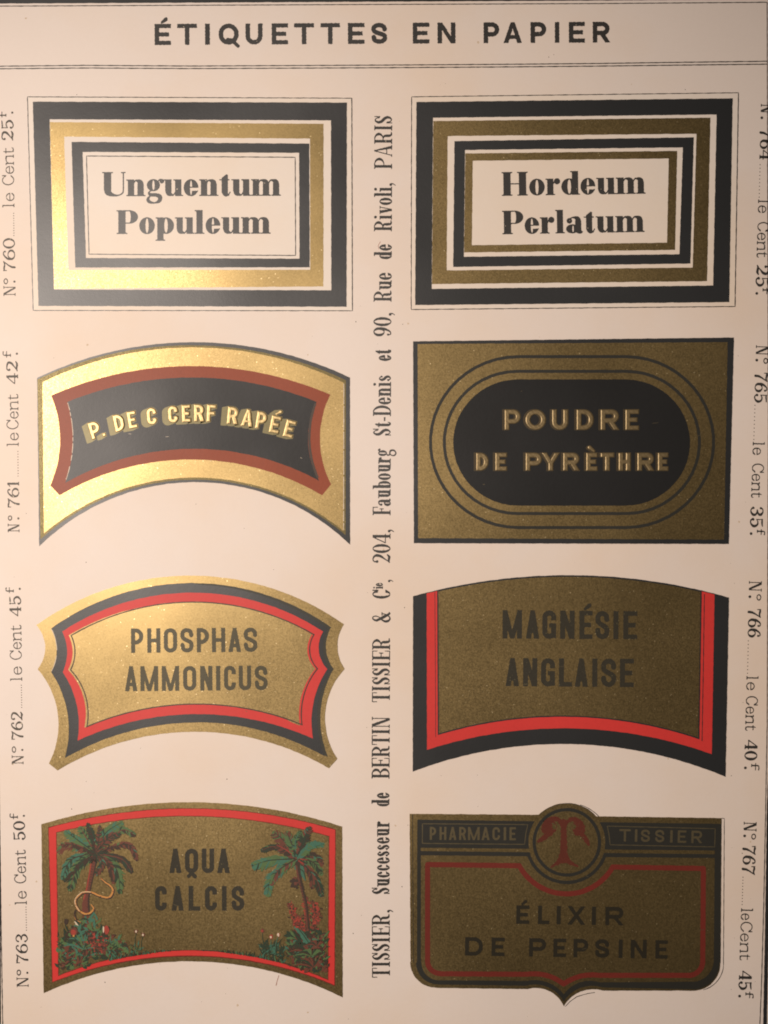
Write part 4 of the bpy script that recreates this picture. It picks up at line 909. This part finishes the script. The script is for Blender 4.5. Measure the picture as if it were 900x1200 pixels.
# right palm
mb = MB()
dab(mb, [(348, 1010, 6), (351, 1028, 4.6), (355, 1045, 4), (359, 1062, 4), (361, 1092, 5)], UM); dab(mb, [(347, 1014, 2), (350, 1030, 1.8), (354, 1046, 1.6), (358, 1064, 1.6), (360, 1090, 1.6)], BR)
for i in range(14): dab(mb, [(350.5 + i * .8, 1034 + i * 3.4, .8), (356 + i * .7, 1035.5 + i * 3.4, .6)], UM, 1)
palm2 = build(mb, "palm_tree", PAL, lb); palm2['label'] = "painted palm with dark fruit hanging under its crown"
c = (348.5, 1006)
for m, tip, w, a, b_, r in [((320, 1026), (313.5, 1048), 8, TE, GR, DG), ((316, 1008), (297, 1014), 8.5, GR, TE, DG), ((326, 1020), (318, 1036), 5, GR, BR, UM), ((323, 992), (307, 996), 5, DG, UM, BR), ((332, 984), (321, 975), 7.5, GR, BR, DG), ((336, 996), (324, 990), 6, BR, UM, RE),
                            ((340, 984), (336, 975), 6.5, BR, GR, UM), ((346, 986), (352, 974), 5, GR, DG, TE), ((355, 984), (363, 969.5), 7, BR, DG, UM), ((357, 990), (360, 978), 5.5, DG, UM, UM), ((365, 990), (379, 989), 5.5, TE, GR, DG), ((366, 1002), (378, 1012), 6, UM, BR, DG),
                            ((370, 1029), (377, 1049), 6, DG, UM, BR), ((364, 1022), (366, 1040), 5, BR, UM, DG), ((367, 1010), (377, 1024), 5.5, GR, DG, UM)]:
    frond(palm2, c, m, tip, w, a, b_, r)
mb = MB()
for i in range(110): a = rnd.uniform(0, 6.28); r = rnd.uniform(0, 9); dab(mb, [(c[0] + r * .3 * math.cos(a), c[1] + r * .3 * math.sin(a), 1.6), (c[0] + (r + 5) * math.cos(a), c[1] + (r + 4) * math.sin(a), .5)], rnd.choice([UM, DG, DG, UM, BR, RE]), 1)
for i in range(46): blob(mb, rnd.gauss(346.5, 2.0), rnd.gauss(1034, 3.2), 1.7, 1.7, rnd.choice([UM, BR, UM]), 6)
dab(mb, [(345, 1016, 4), (352, 1018, 8), (358, 1032, 1)], TE); dab(mb, [(352, 1018, 1.2), (356, 1022, 1.2), (358, 1030, .6)], DG); dab(mb, [(347, 1019, 1), (351, 1021, 1), (352, 1026, .5)], DG)
build(mb, "crown_heart", PAL, palm2)
mb = MB()
leafy(mb, 342, 1094, 379, 1130, 150, [DG, DG, UM, BR], (7, 12), (3.5, 6)); leafy(mb, 352, 1128, 381, 1140, 40, [DG, UM, BR], (5, 8), (2.5, 4))
leafy(mb, 342, 1096, 380, 1128, 90, [UM, DG, BR, GR], (6, 11), (1.6, 3.0)); leafy(mb, 338, 1100, 381, 1134, 90, [TE, BR, DG, GR, UM], (5, 10), (1.6, 3.0)); leafy(mb, 340, 1118, 381, 1136, 80, [UM, DG, BR, GR], (5, 9), (1.2, 2.4))
dab(mb, [(345, 1086, 2), (352, 1092, 5), (360, 1103, 6), (370, 1116, 1)], TE); dab(mb, [(350, 1088, 1), (357, 1097, 1.2), (364, 1108, .8)], DG); dab(mb, [(343, 1090, 1), (350, 1100, 3), (358, 1112, 1)], DG)
for (ox, oy, R_, cc) in [(362, 1116, 26, BR), (368, 1133, 30, BR), (352, 1110, 14, DG), (372, 1108, 16, BR), (366, 1120, 22, GR)]:
    for k in range(9): a = -2.9 + k * .27; dab(mb, [(ox, oy, 1.4), (ox + R_ * .5 * math.cos(a), oy + R_ * .32 * math.sin(a) - 1, 2.0), (ox + R_ * min(1, (381 - ox) / R_ if math.cos(a) > 0 else 1) * math.cos(a), oy + R_ * .42 * math.sin(a) + 2, .4)], [cc, UM, DG, cc][k % 4])
build(mb, "shrub", PAL, lb)['label'] = "fan-leaved shrub under the fruiting palm"
for (xa, ya, xb, yb2) in [(339.5, 1058, 349, 1086), (358, 1051, 360, 1084), (367.5, 1056, 370, 1082), (373, 1064, 366, 1094), (346, 1072, 356, 1090)]:
    mb = MB()
    for i in range(120): f = rnd.random(); blob(mb, xa + (xb - xa) * f + rnd.gauss(0, 2.3), ya + (yb2 - ya) * f + rnd.gauss(0, 1.2), rnd.uniform(.8, 1.6), rnd.uniform(.8, 1.6), rnd.choice([BR, RE, UM, RE, BR]), 6)
    build(mb, "flower_spike", PAL, lb)
mb = MB(); blob(mb, 364.6, 1070, 1.4, 1.5, OR); blob(mb, 365, 1078, 1.3, 1.8, OR); blob(mb, 340, 1057, .9, 1.4, OR); blob(mb, 364.5, 1061, .9, 1.5, OR); build(mb, "blossom", PAL, lb)

# 767
pc = (663, 1060)
lb = label_thing('', "dark gold label ÉLIXIR DE PEPSINE headed PHARMACIE TISSIER round a red T monogram", *pc)
def rc(cx, cy, r, a0, a1, n=10): return [(cx + r * math.cos(math.radians(a0 + (a1 - a0) * i / n)), cy + r * math.sin(math.radians(a0 + (a1 - a0) * i / n))) for i in range(n + 1)]
CC = (664.2, 987)
dc = lambda X, Y, r: np.hypot(X - CC[0], Y - CC[1]) - r
B = path((480, 953.6), (845.6, 958.6), (844.4, 1128), rc(812, 1129, 32, 0, 84), (706, 1160.8), arc3((706, 1160.8), (674, 1165), (660.5, 1179.2), 8), arc3((660.5, 1179.2), (648, 1164), (618, 1159)), (512, 1157.6), rc(511, 1127, 30.4, 92, 178), (481, 1126))
outer = lambda X, Y: np.minimum(d_poly(X, Y, B), dc(X, Y, 46))
mbx = (474, 936, 852, 1184)
th = angle = None
top767 = [(480, 953.6)] + [(CC[0] + 46 * math.cos(a), CC[1] + 46 * math.sin(a)) for a in np.linspace(math.radians(180 + 44.5), math.radians(360 - 41.5), 30)] + [(845.6, 958.6)]
sheet("card", path(top767, B[2:]), M['gold'], lb, pc, Z(0), 71, thick=TH)
Dout = path((489, 960.4), (845.2, 965.4), (844, 1127), rc(812, 1128.5, 31, 0, 84), (706, 1157), arc3((706, 1157), (673, 1161), (660.5, 1173.5), 8), arc3((660.5, 1173.5), (648, 1160), (616, 1155)), (514, 1153.6), rc(513, 1128, 25.4, 92, 178), (488.6, 1126))
gap = [(493, 993.4), (837.6, 996.6), (837.6, 1000.9), (493, 997.2)]
main_ = path((493.2, 1002.2), (837.4, 1005.4), (836.4, 1124), rc(811, 1125, 25.4, 0, 84), (703, 1151), arc3((703, 1151), (672, 1154.5), (660.5, 1165), 8), arc3((660.5, 1165), (648, 1154), (618, 1149.4)), (516, 1148.6), rc(515, 1127.6, 21.2, 92, 178), (493.2, 1124))
def dark(X, Y):
    d = d_poly(X, Y, Dout); d = np.maximum(d, -dc(X, Y, 45)); d = np.maximum(d, -d_poly(X, Y, gap))
    d = np.maximum(d, -np.maximum(d_poly(X, Y, main_), -dc(X, Y, 49)))
    return d
field_sheet("black_border", dark, mbx, M['ringblack'], lb, pc, Z(1), .5, .15, 72)
M['goldline'] = ink("fine_gold_ink", (.135, .108, .058), .5, metallic=.6, var=.1, grain=.3)
mb = MB(); ribbon(mb, pc, Z(2), [(495, 965.2), (618.6, 966.2), (616.0, 977), (614.8, 989.4), (495, 988.2)], 1.0, 73, True); ribbon(mb, pc, Z(2), [(711.6, 968.0), (838, 971.0), (837.5, 992.4), (715, 989.9), (713.6, 978)], 1.0, 74, True)
build(mb, "thin_gold_rule", M['goldline'], lb)
mb = MB(); ribbon(mb, pc, Z(1), [(483.4, 954.5), (484, 1050), (484.5, 1128)], .7, 75); build(mb, "thin_rule", M['ringblack'], lb)
mb = MB(); ribbon(mb, pc, Z(1) , rc(*CC, 45.6, 184 + 44, 360 - 44, 26), .6, 78)
build(mb, "thin_rule", M['ringblack'], lb)
for k, ln in enumerate([path((846, 958.9), (848.8, 959.2), (847.8, 1128), rc(816.5, 1129.5, 31.4, 0, 76)), rc(CC[0] + 3, CC[1] + .4, 46, 360 - 74, 360 - 41, 14), path((662.5, 1179.5), (668, 1173.5), (676, 1168), (688, 1164.4), (697, 1163))]):
    mb = MB(); ribbon(mb, pc, LZ * 2, ln, .8, 76 + k); build(mb, "cutting_line", M['text'], lb)
P = rc(*CC, 40.2, 0, 354, 60); sheet("black_ring", P, M['ringblack'], lb, pc, Z(2), 79, .1, holes=[rc(*CC, 36.4, 0, 354, 60)])
RL = path((501, 1013), (608.5, 1014.4), arc3((608.5, 1014.4), (663.5, 1047.4), (718, 1016)), (824.2, 1017.6), (823.4, 1126), rc(807, 1126.5, 16.4, 0, 84), (702, 1142.8), arc3((702, 1142.8), (676, 1145), (660.5, 1153), 6), arc3((660.5, 1153), (644, 1144), (618, 1141.6)), (516, 1141), rc(515.6, 1126, 14.6, 92, 178))
def rl(X, Y):
    d = np.full(X.shape, 1e9)
    for a, b in zip(RL, RL[1:] + RL[:1]): d = np.minimum(d, d_seg(X, Y, a, b, 3, 3))
    return d
field_sheet("red_line", rl, (494, 1006, 831, 1160), M['darkred'], lb, pc, Z(2), .5, .2, 80)
mb = MB()
G = [spl([(660.4, 963, 6.5), (660.6, 980, 7), (660.6, 996, 8.5), (660.4, 1008, 8)]), spl([(659, 1004, 7), (655, 1010, 5), (646, 1016, 2)]), spl([(662, 1004, 7), (667, 1010, 5), (677, 1015, 2)]), poly((656, 1000), (665, 1000), (670, 1012), (660, 1009), (651, 1012)),
     spl([(659.5, 967, 6), (655, 961, 5), (648, 959.6, 6), (641, 964, 8), (638.5, 972, 8.5), (644, 976, 8)]), spl([(646, 970, 8), (640, 979, 6.4), (634, 984, 5), (631, 986, 3)]), ell(645, 969, 7.5, 7.5), NOT(ell(649.5, 968.6, 2.4, 3.2)),
     spl([(661, 967, 6), (666, 961.6, 4.6), (673, 960, 5.4), (679.5, 965, 7.6), (681.5, 973, 8), (676, 976, 7)]), spl([(677, 971, 7), (684, 980, 5.6), (688, 986, 4.6), (690, 990, 2.4)]), ell(677, 969, 7, 7.5), NOT(ell(672.4, 968.6, 2.2, 3.0))]
march(lambda X, Y: field(X, Y, G) + .7 * Nz(X, Y, 4, .9) + .5 * Nz(X, Y, 9, 2.1), (626, 950, 696, 1022), .45, lambda x, y: ((x - pc[0]) * S, (pc[1] - y) * S, Z(2)), mb)
mb.f = [f[::-1] for f in mb.f]
build(mb, "monogram", ink("worn_red_ink", (.110, .024, .013), .5, spec=.3, var=.25, grain=.3, pin=.08, pincol=(.1, .07, .03)), lb)['label'] = "red ornamental letter T inside the ring"
mb = MB()
sans_line(mb, pc, Z(2), ((503, 984.0), (605, 984.6)), (15.2, 15.2), [('P', 503.6, 511), ('H', 515, 523), ('A', 526, 534.8), ('R', 538, 546), ('M', 548.4, 562), ('A', 564.3, 573.7), ('C', 577, 585.8), ('I', 590.2, 593), ('E', 597, 604.5)], 2.5, grow=.05, wob=.2)
sans_line(mb, pc, Z(2), ((725.5, 985.8), (822.4, 988.0)), (14.4, 14.4), [('T', 725.5, 738.7), ('I', 743.8, 746.6), ('S', 751, 761.4), ('S', 767.6, 778.2), ('I', 785.2, 788), ('E', 794, 804), ('R', 810, 822.4)], 2.5, grow=.05, wob=.2)
build(mb, "heading_lettering", M['goldline'], lb)
mb = MB()
sans_line(mb, pc, Z(2), ((605, 1082.2), (730.4, 1084.2)), (21.2, 21.2), [('É', 605, 620), ('L', 630.5, 643.6), ('I', 652.3, 656.7), ('X', 665, 685.4), ('I', 693.5, 698), ('R', 709.4, 730)], 4.2, wob=.35)
sans_line(mb, pc, Z(2), ((545, 1119.4), (782, 1123.2)), (21.2, 21.2), [('D', 545, 565.4), ('E', 576, 591), ('P', 620, 639.5), ('E', 648.5, 663), ('P', 672, 689), ('S', 697.4, 713.6), ('I', 725, 729.2), ('N', 739, 757.4), ('E', 768, 782)], 4.2, wob=.35)
M['brownblack'] = ink("brown_black_ink", (.022, .018, .010), .5, spec=.3, var=.2, grain=.3)
build(mb, "lettering", M['brownblack'], lb)

# small scuffs where the ink was rubbed
def scuffs(parent, pc, z, pts, mat):
    mb = MB(); r_ = random.Random(3)
    for x, y, l, a in pts:
        ribbon(mb, pc, z, [(x, y), (x + l * .5 * math.cos(a), y + l * .5 * math.sin(a) + .2), (x + l * math.cos(a), y + l * math.sin(a))], .45, int(x), brk=.25)
    o = build(mb, "scuff", mat, parent); o['kind'] = 'stuff'
labs = [o for o in COL.objects if o.name.startswith("paper_label")]
byl = lambda t: [o for o in labs if t in o['label']][0]
rr = random.Random(11)
for t, c0, bxs, zz, nn in (("MAGNÉSIE", (668, 790), (520, 700, 815, 845), 4, 9), ("POUDRE", (672, 516), (500, 410, 845, 625), 5, 10), ("CERF", (227, 520), (90, 480, 360, 550), 5, 8), ("PHOSPHAS", (223, 788), (110, 720, 350, 840), 8, 6), ("PEPSINE", (663, 1060), (500, 1010, 825, 1130), 3, 6), ("AQUA", (225, 1054), (150, 970, 300, 1100), 5, 5)):
    scuffs(byl(t), c0, Z(zz) + LZ * .5, [(rr.uniform(bxs[0], bxs[2]), rr.uniform(bxs[1], bxs[3]), rr.uniform(1.5, 8), rr.uniform(-.5, .5)) for _ in range(nn)], M['goldline'] if t != "CERF" else M['highlight'])
